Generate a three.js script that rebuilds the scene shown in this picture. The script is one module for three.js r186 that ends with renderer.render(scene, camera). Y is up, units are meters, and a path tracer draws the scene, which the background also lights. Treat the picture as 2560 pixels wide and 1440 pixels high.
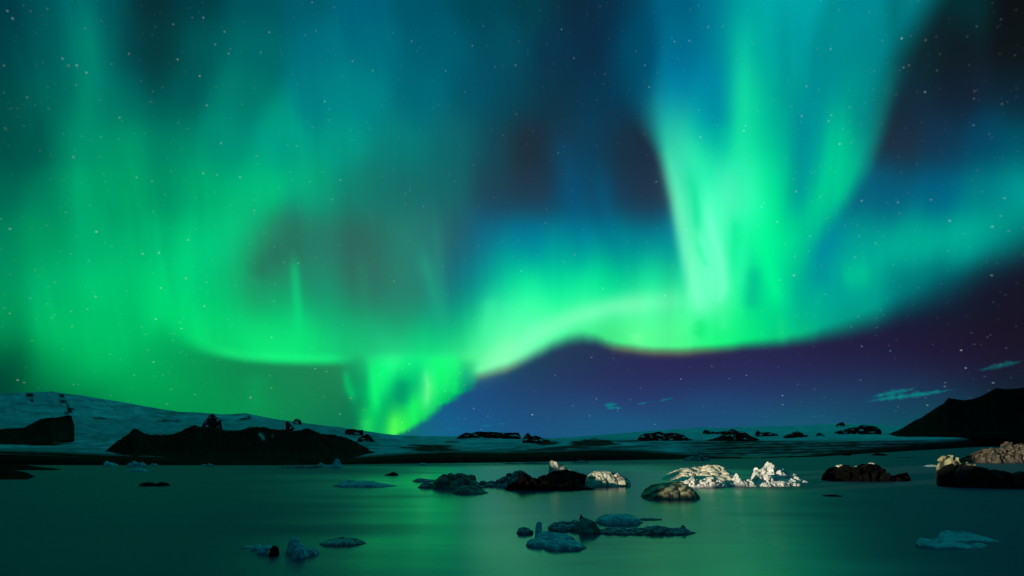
import * as THREE from 'three';
import { toCreasedNormals } from 'three/addons/utils/BufferGeometryUtils.js';
import { ImprovedNoise } from 'three/addons/math/ImprovedNoise.js';

// ---------------------------------------------------------------- camera, sky, light, exposure
const scene = new THREE.Scene();
const FOCAL = 1280, PITCH = Math.atan(388 / 1280), EYE = 12;          // focal length in 2560ths of the frame's width; eye above the water
const CP = Math.cos(PITCH), SP = Math.sin(PITCH);
const camera = new THREE.PerspectiveCamera((2 * Math.atan(720 / FOCAL) * 180) / Math.PI, 16 / 9, 0.5, 60000);
camera.position.set(0, EYE, 0);
camera.lookAt(0, EYE + SP * 100, -CP * 100);
const renderer = new THREE.WebGLRenderer({ antialias: true });
renderer.toneMapping = THREE.LinearToneMapping;
renderer.toneMappingExposure = 1.0;
renderer.shadowMap.enabled = true;

const MOON_TURN = (60 * Math.PI) / 180, MOON_UP = (3.4 * Math.PI) / 180;  // the moon stands low, behind and to the left
const moonTravel = new THREE.Vector3(Math.sin(MOON_TURN) * Math.cos(MOON_UP), -Math.sin(MOON_UP), -Math.cos(MOON_TURN) * Math.cos(MOON_UP));
const moon = new THREE.DirectionalLight(new THREE.Color().setRGB(1.0, 0.86, 0.62), 5);
moon.position.copy(moonTravel).multiplyScalar(-1500);
moon.castShadow = true;
moon.shadow.radius = 0.6;
Object.assign(moon.shadow.camera, { left: -600, right: 600, top: 400, bottom: -400, near: 1, far: 6000 });
moon.shadow.mapSize.set(2048, 2048);
scene.add(moon, moon.target);

// ---------------------------------------------------------------- small helpers
const noise3 = new ImprovedNoise();
const nz = (x, y, z = 0) => noise3.noise(x + 31.7, y + 17.3, z + 5.1);
function fbm(x, y, z = 0, n = 4) { let s = 0, a = 0.5; for (let i = 0; i < n; i++) { s += a * nz(x, y, z); x *= 2.03; y *= 2.03; z *= 2.03; a *= 0.5; } return s; }
function ridged(x, y, z = 0, n = 4) { let s = 0, a = 0.5; for (let i = 0; i < n; i++) { s += a * (1 - 2 * Math.abs(nz(x, y, z))); x *= 2.1; y *= 2.1; z *= 2.1; a *= 0.5; } return s; }
function random(seed) { let a = seed >>> 0; return () => { a = (a + 0x6d2b79f5) | 0; let t = Math.imul(a ^ (a >>> 15), 1 | a); t = (t + Math.imul(t ^ (t >>> 7), 61 | t)) ^ t; return ((t ^ (t >>> 14)) >>> 0) / 4294967296; }; }
const clamp = (x, a, b) => Math.min(b, Math.max(a, x)), lerp = (a, b, t) => a + (b - a) * t;
const smooth = (a, b, x) => { const t = clamp((x - a) / (b - a), 0, 1); return t * t * (3 - 2 * t); };
const toLinear = (c) => { c /= 255; return c <= 0.04045 ? c / 12.92 : ((c + 0.055) / 1.055) ** 2.4; };
function along(points, x) {                                          // a curve through [x, y] points, smooth enough
  if (x <= points[0][0]) return points[0][1];
  for (let i = 1; i < points.length; i++) if (x <= points[i][0]) {
    const t = (x - points[i - 1][0]) / (points[i][0] - points[i - 1][0]);
    return lerp(points[i - 1][1], points[i][1], t);
  }
  return points[points.length - 1][1];
}

// ---------------------------------------------------------------- the night sky with its aurora
// Directions are laid out on a chart round the middle of the aurora: distance from the chart's middle is the tangent of the angle (and grows
// straight on past 52 degrees), in units of FOCAL, so that the chart covers the whole sky.
const EDGE = (52 * Math.PI) / 180;
function chart(x, y, z) {
  const f = -z * CP + y * SP, u = y * CP + z * SP, side = Math.hypot(x, u), angle = Math.atan2(side, f);
  const r = angle < EDGE ? Math.tan(angle) : Math.tan(EDGE) + (angle - EDGE) / Math.cos(EDGE) ** 2;
  const k = side > 1e-9 ? (r / side) * FOCAL : 0;
  return [1280 + x * k, 720 - u * k, angle];
}
// Glow measured at places of the chart: rows of x, red, green, blue as seen at one height.
class Glow {
  constructor(sx, sy, rows) {
    this.p = [];
    for (const [y, ...v] of rows) for (let i = 0; i < v.length; i += 4) this.p.push([v[i], y, v[i + 1], v[i + 2], v[i + 3]]);
    this.step = 12; this.x0 = -1200; this.y0 = -1400; this.w = 412; this.h = 220;
    this.grid = new Float32Array(this.w * this.h * 3);
    for (let j = 0, o = 0; j < this.h; j++) for (let i = 0; i < this.w; i++, o += 3) {
      const x = this.x0 + i * this.step, y = this.y0 + j * this.step;
      let r = 0, g = 0, b = 0, t = 0;
      for (const q of this.p) {
        const d = ((x - q[0]) / sx) ** 2 + ((y - q[1]) / sy) ** 2, w = Math.exp(-d / 2) + 2e-5 / (1 + d * d);
        r += w * q[2]; g += w * q[3]; b += w * q[4]; t += w;
      }
      this.grid[o] = r / t; this.grid[o + 1] = g / t; this.grid[o + 2] = b / t;
    }
  }
  at(x, y, out) {
    const fx = clamp((x - this.x0) / this.step, 0, this.w - 1.001), fy = clamp((y - this.y0) / this.step, 0, this.h - 1.001), i = fx | 0, j = fy | 0, a = fx - i, b = fy - j, o = (j * this.w + i) * 3, n = this.w * 3;
    for (let c = 0; c < 3; c++) out[c] = lerp(lerp(this.grid[o + c], this.grid[o + 3 + c], a), lerp(this.grid[o + n + c], this.grid[o + n + 3 + c], a), b);
    return out;
  }
}
const veil = new Glow(42, 52, [                                      // the wide veil above the curtain
  [-160, 0, 0, 56, 66, 200, 0, 90, 95, 400, 6, 45, 52, 800, 0, 85, 105, 1300, 6, 56, 72, 1700, 0, 85, 112, 2000, 0, 135, 145, 2400, 6, 50, 58, 2560, 12, 20, 24],
  [0, 0, 0, 60, 72, 90, 0, 86, 90, 185, 0, 114, 114, 270, 0, 96, 102, 370, 8, 48, 54, 480, 0, 64, 72, 640, 0, 88, 98, 770, 0, 98, 112, 900, 0, 104, 130, 1040, 0, 90, 112, 1200, 0, 76, 92, 1330, 4, 68, 82, 1440, 14, 44, 66, 1540, 8, 54, 80, 1700, 0, 98, 125, 2400, 5, 50, 55, 2560, 14, 19, 22],
  [120, 0, 0, 68, 75, 100, 0, 94, 94, 205, 0, 124, 112, 265, 0, 112, 108, 340, 5, 70, 76, 400, 6, 60, 64, 500, 0, 96, 95, 640, 0, 112, 112, 800, 0, 120, 136, 950, 0, 114, 132, 1100, 0, 98, 118, 1250, 4, 82, 102, 1400, 10, 56, 82, 1480, 14, 46, 72, 1580, 0, 74, 104, 2300, 14, 44, 52, 2380, 17, 30, 38, 2560, 15, 24, 28],
  [240, 0, 0, 80, 76, 120, 0, 110, 98, 250, 0, 130, 110, 330, 0, 114, 104, 430, 0, 96, 92, 600, 0, 132, 116, 800, 0, 140, 142, 900, 0, 142, 144, 1050, 0, 112, 128, 1200, 4, 88, 108, 1290, 8, 72, 92, 1380, 14, 56, 76, 1500, 10, 58, 86, 1570, 6, 66, 92, 2270, 20, 46, 62, 2400, 20, 36, 54, 2560, 15, 40, 56],
  [360, 0, 0, 82, 74, 80, 0, 92, 80, 165, 0, 142, 110, 300, 0, 156, 112, 420, 0, 136, 108, 560, 0, 152, 126, 700, 0, 170, 142, 850, 2, 166, 144, 1000, 8, 136, 130, 1130, 14, 112, 116, 1230, 20, 80, 96, 1320, 36, 46, 56, 1390, 24, 58, 80, 1480, 12, 70, 98, 1560, 27, 50, 70, 1620, 30, 50, 68, 2240, 32, 50, 68, 2350, 20, 58, 86, 2450, 6, 74, 106, 2560, 0, 90, 110],
  [480, 0, 0, 106, 86, 120, 0, 134, 98, 190, 0, 172, 110, 300, 0, 170, 108, 420, 0, 156, 105, 520, 0, 186, 120, 650, 0, 198, 130, 780, 8, 174, 130, 900, 20, 136, 118, 1000, 24, 118, 112, 1120, 22, 112, 112, 1230, 32, 72, 90, 1330, 36, 60, 82, 1430, 14, 76, 110, 1500, 14, 78, 110, 1580, 32, 56, 80, 1660, 36, 60, 82, 2150, 8, 104, 132, 2230, 6, 98, 132, 2350, 0, 108, 142, 2460, 0, 140, 146, 2560, 0, 168, 160],
  [600, 0, 0, 130, 92, 100, 0, 160, 100, 250, 0, 176, 112, 400, 0, 186, 115, 520, 0, 202, 125, 600, 8, 202, 128, 660, 36, 146, 110, 720, 42, 112, 94, 800, 38, 124, 106, 900, 46, 110, 98, 1000, 38, 128, 112, 1080, 38, 126, 120, 1140, 42, 84, 98, 1210, 14, 100, 140, 1320, 0, 126, 162, 1440, 0, 128, 158, 1560, 0, 120, 152, 1680, 0, 122, 158, 2060, 0, 142, 162, 2160, 0, 166, 152, 2280, 0, 174, 152, 2400, 0, 168, 150, 2500, 0, 146, 138, 2560, 0, 112, 112],
  [660, 0, 0, 140, 94, 300, 0, 190, 112, 480, 0, 205, 120, 600, 14, 184, 116, 660, 46, 118, 92, 760, 38, 124, 100, 900, 48, 108, 94, 1080, 38, 128, 116, 1160, 20, 100, 124, 1250, 0, 160, 156, 1400, 0, 176, 154, 1550, 0, 180, 148, 1680, 0, 178, 152],
  [720, 0, 0, 150, 95, 120, 0, 178, 108, 260, 0, 202, 115, 400, 0, 214, 118, 500, 0, 206, 118, 580, 8, 190, 110, 640, 32, 152, 102, 700, 20, 160, 110, 800, 24, 150, 112, 900, 44, 116, 98, 1000, 44, 122, 105, 1080, 36, 132, 118, 1140, 28, 104, 118, 1180, 0, 116, 142, 1225, 0, 200, 150, 1300, 0, 248, 150, 1420, 0, 248, 150, 1520, 0, 240, 145, 1640, 20, 248, 150, 1700, 50, 252, 160, 1990, 0, 172, 150, 2080, 0, 156, 150, 2160, 0, 172, 150, 2260, 0, 126, 126, 2370, 0, 94, 104, 2480, 8, 55, 74, 2560, 14, 36, 56],
  [790, 0, 0, 152, 88, 150, 0, 190, 105, 300, 0, 192, 105, 420, 0, 224, 115, 550, 0, 212, 115, 700, 6, 205, 115, 850, 20, 160, 112, 1000, 30, 146, 112, 1120, 10, 150, 125, 1180, 0, 200, 130, 1240, 70, 255, 170, 1320, 80, 255, 172, 1450, 90, 255, 170, 1600, 90, 255, 172, 1700, 90, 255, 170, 1800, 40, 255, 150, 1870, 0, 235, 135, 1960, 0, 205, 145, 2060, 0, 178, 150, 2160, 0, 150, 135, 2280, 0, 90, 100],
  [850, 0, 0, 142, 82, 150, 0, 196, 105, 300, 0, 186, 100, 420, 0, 200, 105, 520, 10, 228, 115, 640, 10, 235, 120, 760, 8, 226, 120, 860, 14, 196, 118, 960, 20, 178, 118, 1060, 8, 192, 122, 1150, 0, 205, 122, 1210, 70, 255, 155, 1270, 130, 255, 188, 1340, 90, 255, 165, 1430, 40, 235, 130, 1520, 60, 225, 125, 1600, 90, 255, 140, 1700, 70, 252, 130, 1800, 20, 246, 118, 1900, 10, 222, 120, 2000, 10, 190, 118, 2120, 6, 135, 105],
  [910, 0, 0, 80, 56, 110, 0, 160, 86, 250, 0, 194, 100, 400, 0, 174, 90, 560, 14, 200, 104, 700, 20, 240, 122, 800, 18, 226, 118, 860, 24, 178, 108, 900, 28, 205, 118, 980, 50, 255, 145, 1060, 24, 252, 132, 1140, 60, 255, 140, 1200, 130, 255, 168, 1260, 150, 255, 165],
  [955, 0, 0, 50, 43, 60, 0, 72, 51, 130, 0, 122, 70, 220, 0, 165, 85],
]);
const under = new Glow(105, 40, [                                     // the clear sky below the curtain, down to the horizon
  [760, 2300, 16, 40, 62, 2560, 20, 24, 44],
  [790, 150, 0, 190, 105, 300, 0, 192, 105, 400, 0, 205, 108],
  [850, 0, 0, 142, 82, 150, 0, 196, 105, 300, 0, 186, 100, 420, 0, 182, 98, 480, 4, 168, 92, 1480, 30, 70, 96, 1800, 34, 46, 88, 2150, 28, 34, 72, 2350, 26, 26, 54, 2560, 22, 22, 40],
  [905, 0, 0, 78, 54, 110, 0, 158, 86, 250, 0, 190, 100, 400, 0, 172, 90, 500, 10, 140, 80, 600, 16, 134, 82, 700, 24, 132, 84, 840, 36, 126, 84, 1320, 26, 92, 108, 1400, 28, 62, 100, 1500, 36, 50, 98, 1600, 38, 44, 96, 1800, 36, 46, 96, 2000, 34, 42, 88, 2200, 30, 34, 76, 2400, 29, 28, 62, 2560, 24, 28, 50],
  [960, 0, 0, 52, 44, 100, 0, 98, 62, 200, 0, 165, 85, 350, 0, 174, 86, 500, 0, 158, 82, 600, 10, 136, 78, 700, 18, 138, 82, 760, 24, 128, 80, 840, 36, 128, 84, 1220, 28, 76, 126, 1400, 33, 66, 122, 1600, 36, 60, 120, 1900, 34, 58, 114, 2150, 30, 60, 106, 2300, 26, 58, 96, 2560, 14, 42, 60],
  [1020, 0, 0, 52, 44, 150, 0, 84, 54, 300, 0, 150, 78, 500, 0, 152, 78, 630, 8, 158, 86, 700, 10, 142, 76, 800, 28, 122, 76, 860, 4, 112, 82, 1150, 24, 86, 138, 1400, 28, 90, 142, 1800, 25, 90, 140, 2100, 20, 88, 124, 2300, 14, 78, 102],
  [1085, 0, 0, 50, 44, 500, 0, 120, 70, 800, 18, 120, 76, 870, 0, 118, 88, 1150, 22, 98, 144, 1500, 22, 100, 146, 2000, 20, 102, 134, 2300, 14, 90, 108],
]);
const plume = new Glow(27, 54, [                                     // the tall plume that stands on the curtain
  [-160, 1700, 0, 85, 115, 1850, 0, 140, 150, 2050, 0, 150, 160, 2250, 0, 105, 115],
  [0, 1700, 0, 98, 126, 1790, 0, 116, 142, 1830, 0, 150, 156, 1870, 0, 165, 162, 1920, 0, 164, 166, 2000, 0, 162, 166, 2150, 0, 136, 146, 2280, 0, 118, 125],
  [120, 1590, 0, 82, 112, 1700, 0, 108, 142, 1780, 0, 114, 144, 1815, 0, 150, 156, 1855, 0, 188, 162, 1895, 0, 176, 160, 1930, 0, 160, 158, 1970, 0, 156, 158, 2080, 0, 138, 142, 2180, 0, 132, 138, 2260, 0, 112, 118],
  [240, 1590, 0, 98, 130, 1690, 0, 126, 164, 1770, 0, 136, 166, 1812, 0, 165, 160, 1855, 16, 222, 160, 1892, 6, 196, 156, 1930, 0, 168, 150, 1970, 0, 154, 148, 2060, 0, 140, 146, 2150, 0, 146, 140, 2220, 0, 126, 126],
  [330, 1630, 20, 160, 160, 1690, 40, 205, 165, 1760, 0, 176, 164, 1810, 0, 186, 160, 1855, 16, 230, 160, 1895, 6, 208, 156, 1935, 0, 182, 150, 1975, 0, 164, 148, 2020, 0, 142, 152, 2090, 0, 184, 148, 2180, 6, 138, 134],
  [420, 1660, 60, 205, 168, 1705, 60, 226, 175, 1760, 30, 240, 170, 1850, 30, 242, 170, 1910, 10, 228, 155, 1970, 0, 190, 148, 2025, 0, 158, 150, 2090, 0, 205, 148, 2150, 4, 170, 140],
  [490, 1685, 75, 225, 175, 1720, 50, 228, 170, 1765, 50, 245, 180, 1830, 90, 255, 198, 1880, 70, 250, 185, 1930, 0, 220, 145, 1990, 0, 205, 145, 2060, 0, 215, 145, 2120, 0, 185, 142],
  [560, 1700, 85, 235, 176, 1740, 60, 240, 170, 1790, 85, 255, 192, 1850, 40, 252, 172, 1900, 10, 248, 155, 1960, 0, 228, 148, 2030, 0, 205, 145, 2080, 0, 170, 150],
  [630, 1705, 90, 242, 178, 1745, 70, 250, 175, 1790, 95, 255, 195, 1835, 10, 248, 152, 1880, 10, 250, 155, 1930, 0, 248, 150, 1990, 0, 212, 145, 2050, 0, 168, 152],
  [700, 1715, 100, 250, 185, 1750, 115, 255, 198, 1800, 115, 255, 200, 1850, 20, 252, 152, 1885, 0, 208, 145, 1930, 0, 250, 148, 1980, 0, 190, 148, 2040, 0, 165, 152],
  [770, 1725, 110, 255, 190, 1775, 110, 255, 190, 1830, 60, 252, 160, 1890, 0, 225, 140, 1945, 0, 230, 145, 2000, 0, 178, 150],
  [830, 1720, 80, 255, 150, 1760, 0, 225, 115, 1800, 20, 245, 130, 1860, 10, 240, 125, 1950, 0, 215, 130, 2020, 0, 180, 130],
]);
const hook = new Glow(15, 24, [                                      // the folded end of the curtain that reaches down to the ice
  [880, 850, 22, 180, 112, 885, 24, 178, 110, 930, 40, 240, 135, 980, 50, 255, 145, 1040, 20, 250, 132, 1120, 30, 255, 132, 1180, 90, 255, 150],
  [905, 850, 26, 150, 98, 875, 20, 150, 100, 905, 26, 190, 112, 935, 24, 248, 130, 980, 40, 255, 140, 1040, 16, 246, 130, 1120, 30, 255, 130, 1180, 60, 255, 135],
  [930, 850, 30, 140, 92, 868, 8, 176, 104, 890, 16, 158, 98, 910, 22, 150, 98, 935, 4, 240, 122, 970, 10, 255, 128, 1010, 10, 245, 125, 1045, 0, 200, 118, 1070, 30, 255, 130, 1105, 10, 255, 118, 1140, 30, 255, 125, 1175, 0, 150, 112],
  [965, 845, 30, 124, 80, 868, 0, 198, 108, 900, 0, 160, 98, 940, 8, 255, 120, 965, 10, 235, 115, 1000, 0, 158, 106, 1040, 0, 180, 112, 1070, 90, 255, 145, 1105, 10, 255, 112, 1130, 0, 225, 108, 1165, 0, 140, 112],
  [1000, 850, 20, 120, 78, 880, 0, 170, 100, 910, 0, 160, 95, 940, 10, 245, 115, 965, 0, 165, 105, 1000, 0, 150, 104, 1030, 10, 240, 110, 1068, 80, 255, 130, 1095, 10, 245, 105, 1120, 0, 150, 105],
  [1035, 860, 0, 112, 80, 890, 0, 150, 90, 915, 14, 215, 100, 940, 0, 205, 100, 960, 0, 165, 98, 995, 30, 225, 95, 1030, 20, 250, 100, 1060, 24, 250, 100, 1085, 0, 150, 105],
  [1065, 870, 0, 118, 84, 915, 30, 238, 98, 950, 4, 175, 98, 980, 70, 255, 85, 1000, 60, 255, 88, 1030, 30, 235, 90, 1050, 0, 150, 105],
  [1092, 870, 0, 120, 86, 915, 30, 228, 98, 950, 4, 175, 98, 985, 75, 255, 85, 1010, 50, 230, 90],
]);
const border = [[-400, 1040], [0, 990], [150, 960], [300, 900], [400, 810], [470, 858], [560, 888], [680, 903], [800, 907], [1000, 912], [1150, 945], [1205, 936], [1270, 916], [1330, 890], [1385, 860], [1420, 848], [1455, 843], [1490, 848], [1535, 866], [1600, 878], [1700, 880], [1800, 872], [1900, 861], [2000, 849], [2100, 830], [2200, 798], [2350, 735], [2450, 690], [2560, 636], [2900, 480]];
const borderSoft = [[0, 70], [350, 60], [480, 26], [600, 17], [900, 14], [1200, 16], [1350, 26], [1450, 26], [1550, 17], [1800, 17], [2000, 24], [2200, 46], [2560, 90]];
const plumeLeft = [[-400, 1620], [0, 1600], [150, 1585], [250, 1600], [330, 1628], [400, 1655], [500, 1684], [600, 1702], [680, 1714], [740, 1722], [900, 1730]];
const plumeRight = [[-400, 2420], [0, 2335], [150, 2245], [260, 2212], [350, 2192], [430, 2160], [500, 2118], [570, 2070], [640, 2034], [700, 2005], [900, 1990]];
const hookRight = [[890, 1200], [930, 1192], [955, 1188], [975, 1178], [990, 1150], [1005, 1128], [1018, 1106], [1034, 1090], [1050, 1068], [1068, 1040], [1082, 1008], [1094, 985], [1110, 960]];
// Single rays and folds: a line of chart places, half width, strength, colour.
const RAYS = [
  [[[2008, 230], [2012, 330], [2006, 440], [1985, 560]], 24, 0.6, [0, 138, 150]], [[[1772, 130], [1788, 240], [1798, 330]], 30, 0.5, [0, 124, 162]], [[[1722, 420], [1738, 500], [1750, 590]], 11, 0.5, [8, 222, 150]],
  [[[1886, 660], [1884, 720], [1880, 780]], 19, 0.65, [0, 186, 140]], [[[1838, 545], [1842, 600], [1840, 680]], 12, 0.5, [0, 240, 148]], [[[2050, 590], [2062, 660], [2050, 720]], 24, 0.45, [0, 140, 160]],
  [[[80, 260], [88, 340], [84, 430]], 40, 0.5, [0, 84, 76]], [[[368, 30], [378, 150], [392, 260]], 38, 0.4, [6, 58, 62]], [[[212, 10], [220, 180], [208, 400], [206, 620]], 26, 0.35, [0, 160, 116]], [[[268, 380], [284, 480], [288, 600]], 20, 0.3, [0, 146, 104]],
  [[[420, 760], [500, 650], [600, 560], [690, 480], [790, 420]], 36, 0.28, [0, 208, 132]], [[[636, 700], [662, 655], [712, 618]], 27, 0.42, [34, 108, 88]], [[[450, 330], [440, 460], [430, 560]], 34, 0.25, [0, 146, 108]],
  [[[735, 640], [740, 720], [752, 840]], 11, 0.5, [10, 232, 132]], [[[1052, 620], [1082, 720], [1112, 850]], 16, 0.3, [30, 190, 140]],
  [[[1090, 540], [1100, 700], [1116, 840]], 12, 0.22, [40, 160, 130]], [[[905, 640], [912, 760], [930, 890]], 14, 0.2, [30, 165, 115]],
  [[[195, 400], [205, 520], [215, 640]], 26, 0.25, [0, 190, 118]], [[[330, 300], [335, 420], [330, 560]], 30, 0.18, [0, 175, 112]],
  [[[205, 0], [225, 140], [262, 250]], 26, 0.25, [0, 135, 118]],
  [[[1180, 938], [1235, 905], [1290, 868], [1350, 832], [1430, 796], [1530, 768], [1640, 756], [1730, 745]], 24, 0.62, [140, 255, 192]],
  [[[1205, 880], [1220, 800], [1232, 740]], 20, 0.4, [70, 255, 165]], [[[1290, 870], [1290, 800], [1280, 740]], 26, 0.25, [70, 255, 170]],
  [[[1662, 400], [1690, 500], [1708, 600], [1728, 680], [1752, 760], [1758, 790]], 17, 0.6, [120, 255, 198]],
  [[[1768, 470], [1772, 540], [1786, 600], [1804, 660], [1808, 720], [1790, 770]], 13, 0.6, [125, 255, 205]],
  [[[1750, 560], [1760, 620], [1775, 690], [1776, 760]], 16, 0.45, [110, 255, 195]],
  [[[1742, 600], [1756, 645], [1768, 668]], 7, 0.45, [40, 238, 160]],
  [[[1850, 600], [1852, 660], [1846, 720]], 17, 0.35, [60, 255, 180]], [[[1908, 600], [1925, 690], [1950, 760]], 15, 0.6, [0, 255, 150]],
  [[[1850, 60], [1862, 220], [1856, 420], [1838, 520]], 22, 0.2, [40, 240, 175]],
  [[[1730, 340], [1750, 430], [1768, 520]], 20, 0.3, [50, 240, 178]], [[[1590, 830], [1592, 860]], 14, 0.35, [140, 255, 165]],
  [[[1740, 800], [1752, 820], [1740, 845]], 16, 0.4, [0, 225, 110]], [[[1800, 760], [1812, 830]], 12, 0.4, [70, 255, 155]],
  [[[2060, 662], [2200, 634], [2320, 608], [2440, 572], [2560, 528]], 36, 0.35, [0, 188, 152]], [[[2100, 690], [2180, 680]], 30, 0.55, [0, 208, 148]], [[[2035, 740], [2060, 742]], 22, 0.35, [0, 190, 150]],
  [[[2090, 300], [2100, 420], [2080, 520]], 26, 0.3, [0, 212, 150]], [[[2240, 150], [2190, 330], [2150, 460]], 16, 0.15, [30, 150, 130]],
  [[[635, 690], [690, 640], [760, 610]], 40, 0.2, [40, 110, 90]], 
  [[[1390, 330], [1420, 430], [1440, 560]], 26, 0.3, [4, 92, 136]], [[[1500, 420], [1520, 560], [1545, 660]], 18, 0.25, [0, 112, 150]],
  [[[1952, 790], [1956, 858]], 10, 0.3, [30, 230, 130]], [[[500, 868], [620, 893], [760, 898], [880, 896]], 11, 0.5, [26, 255, 130]],
  [[[862, 925], [870, 965], [886, 1005]], 8, 0.5, [0, 214, 112]], [[[930, 905], [936, 960], [942, 1030]], 9, 0.55, [20, 255, 122]], [[[952, 920], [956, 985]], 8, 0.3, [30, 255, 125]],
  [[[1064, 925], [1070, 970], [1066, 1015]], 6, 0.55, [110, 255, 150]], [[[1012, 945], [1008, 985], [1000, 1010]], 17, 0.55, [0, 152, 106]], [[[1034, 995], [1036, 1068]], 8, 0.5, [30, 255, 100]], [[[988, 1040], [984, 1092]], 9, 0.6, [85, 255, 85]], [[[1118, 930], [1112, 985]], 9, 0.35, [50, 255, 125]],
  [[[915, 1045], [916, 1085]], 13, 0.4, [40, 248, 100]], [[[640, 930], [642, 1030]], 24, 0.25, [6, 176, 96]], [[[1140, 950], [1130, 985]], 8, 0.4, [30, 250, 120]],
];
for (const r of RAYS) { const xs = r[0].map((p) => p[0]), ys = r[0].map((p) => p[1]), m = r[1] * 3; r.push(Math.min(...xs) - m, Math.max(...xs) + m, Math.min(...ys) - m, Math.max(...ys) + m); }
// Thin bright clouds low in the sky: middle, half length, half height, slope, strength.
const CLOUDS = [[1526, 1012, 20, 4.4, -0.1, 0.9], [1536, 1020, 22, 3.6, -0.02, 0.9], [1606, 1008, 15, 3.2, -0.16, 0.7], [1664, 999, 22, 3, -0.2, 0.6], [1632, 1004, 14, 1.5, -0.1, 0.3], [2236, 981, 62, 6.5, -0.2, 0.9], [2275, 989, 116, 6.5, -0.13, 1], [2502, 914, 62, 7, -0.2, 0.65], [2046, 1040, 22, 1.5, -0.08, 0.35], [2140, 1034, 22, 1.5, -0.08, 0.3], [1132, 1072, 18, 2, 0, 0.5], [1216, 1064, 16, 2.2, 0, 0.6], [1254, 1060, 12, 1.8, 0, 0.5], [1220, 1078, 40, 1.6, 0, 0.3]];
const A = [0, 0, 0], B = [0, 0, 0];
function skyGlow(x, y, angle, out) {                                 // the sky's colour at a place of the chart
  const wob = 10 * nz(x / 60, 3.3, 0.5) + 5 * nz(x / 23, 9.1, 0.2);
  veil.at(x, y, out);
  for (let c = 0; c < 3; c++) out[c] *= 1 - 0.07 * smooth(700, 420, y);
  const d = along(border, x) - y + wob * smooth(1100, 1300, x) * 0.35, soft = along(borderSoft, x);
  const above = smooth(-soft, soft, d);
  under.at(x, y, A);
  { const k = smooth(1100, 1400, x); A[0] *= 1 + 0.12 * k; A[1] *= 1 - 0.13 * k; A[2] *= 1 - 0.14 * k; }
  for (let c = 0; c < 3; c++) out[c] = lerp(A[c], out[c], above);
  if (x > 1100 && x < 1950 && d > -40 && d < 10) {                   // red lower hem
    const k = Math.exp(-(((d + 5) / 11) ** 2)) * 0.68 * (0.5 * smooth(1490, 1560, x) * (1 - smooth(1700, 1900, x)) + 0.4 * smooth(1130, 1190, x) * (1 - smooth(1260, 1330, x)));
    out[0] = lerp(out[0], 140, k); out[1] = lerp(out[1], 130, k * 0.8); out[2] = lerp(out[2], 70, k);
  }
  if (y > 870 && x > 780 && x < 1260) {
    const edge = along(hookRight, y) + 7 * nz(y / 13, 2.2) + 6 * nz(x / 9, 4.2), k = smooth(812, 905, x - 22 * nz(y / 34, 7.7) - (y - 900) * 0.28) * (1 - smooth(edge - 24, edge + 14, x)) * smooth(872, 912, y);
    if (k > 0) { hook.at(x, y, B); for (let c = 0; c < 3; c++) out[c] = lerp(out[c], B[c], k); }
  }
  if (x > 1450 && y < 930) {
    const low = smooth(150, 420, y), l = along(plumeLeft, y), r = along(plumeRight, y), wl = lerp(95, 22, low), wr = lerp(60, 32, low);
    const k = smooth(l - wl, l + wl, x) * (1 - smooth(r - wr, r + wr, x)) * (1 - smooth(-14, 20, y - along(border, x) + 22)) * (1 - 0.9 * smooth(740, 850, y));
    if (k > 0) { plume.at(x, y, B); for (let c = 0; c < 3; c++) out[c] = lerp(out[c], B[c], k); }
  }
  for (const [line, half, strength, color, x0, x1, y0, y1] of RAYS) {
    if (x < x0 || x > x1 || y < y0 || y > y1) continue;
    let best = 1e9, where = 0;
    for (let i = 1; i < line.length; i++) {
      const [ax, ay] = line[i - 1], bx = line[i][0] - ax, by = line[i][1] - ay, t = clamp(((x - ax) * bx + (y - ay) * by) / (bx * bx + by * by), 0, 1), far = Math.hypot(x - ax - bx * t, y - ay - by * t);
      if (far < best) { best = far; where = (i - 1 + t) / (line.length - 1); }
    }
    const k = strength * Math.exp(-((best / half) ** 2) * 0.7) * smooth(0, 0.4, where + 0.12) * smooth(1.12, 0.75, where);
    for (let c = 0; c < 3; c++) out[c] = lerp(out[c], color[c], k);
  }
  const fan = x + (700 - y) * 0.16 * clamp((1500 - x) / 1500, -1, 1);  // faint rays that lean towards the magnetic zenith
  const fine = 1 + (0.036 * nz(fan / 52 + 1.2 * nz(fan / 160, y / 300, 3.7), y / 520, 1.5) + 0.022 * nz(fan / 17 + nz(fan / 90, y / 200, 5.7), y / 360, 4.5)) * (0.5 + 1.1 * smooth(-0.2, 0.4, nz(fan / 230, y / 320, 9.9))) * smooth(1000, 800, y) + 0.05 * fbm(x / 260, y / 230, 8.5, 3);
  out[1] *= fine; out[2] *= lerp(1, fine, 0.7);
  for (const [cx, cy, a, b, slope, s] of CLOUDS) {
    const u = x - cx, v = y - cy - slope * u;
    if (Math.abs(u) > a * 1.2 || Math.abs(v) > b * 3) continue;
    const t = u / a, body = b * Math.max(0, 1 - t * t) * (1 + 0.7 * nz(u / 16, cx) + 0.4 * nz(u / 6, cx, 3)), k = s * 0.9 * (1 - smooth(0.1, 1.5, Math.abs(v + b * 0.3 * nz(u / 20, cx, 7)) / Math.max(0.4, body))) * smooth(1.15, 0.5, Math.abs(t)) * (0.85 + 0.5 * nz(u / 11, v / 3, cx));
    out[0] = lerp(out[0], 6, k * 0.9); out[1] = lerp(out[1], 152, k * 0.85); out[2] = lerp(out[2], 142, k * 0.85);
  }
  const back = smooth(1.05, 1.75, angle);                            // away from the aurora the sky is evenly dim and teal
  out[0] = lerp(out[0], 3, back); out[1] = lerp(out[1], 94, back); out[2] = lerp(out[2], 106, back);
  return out;
}
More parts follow.
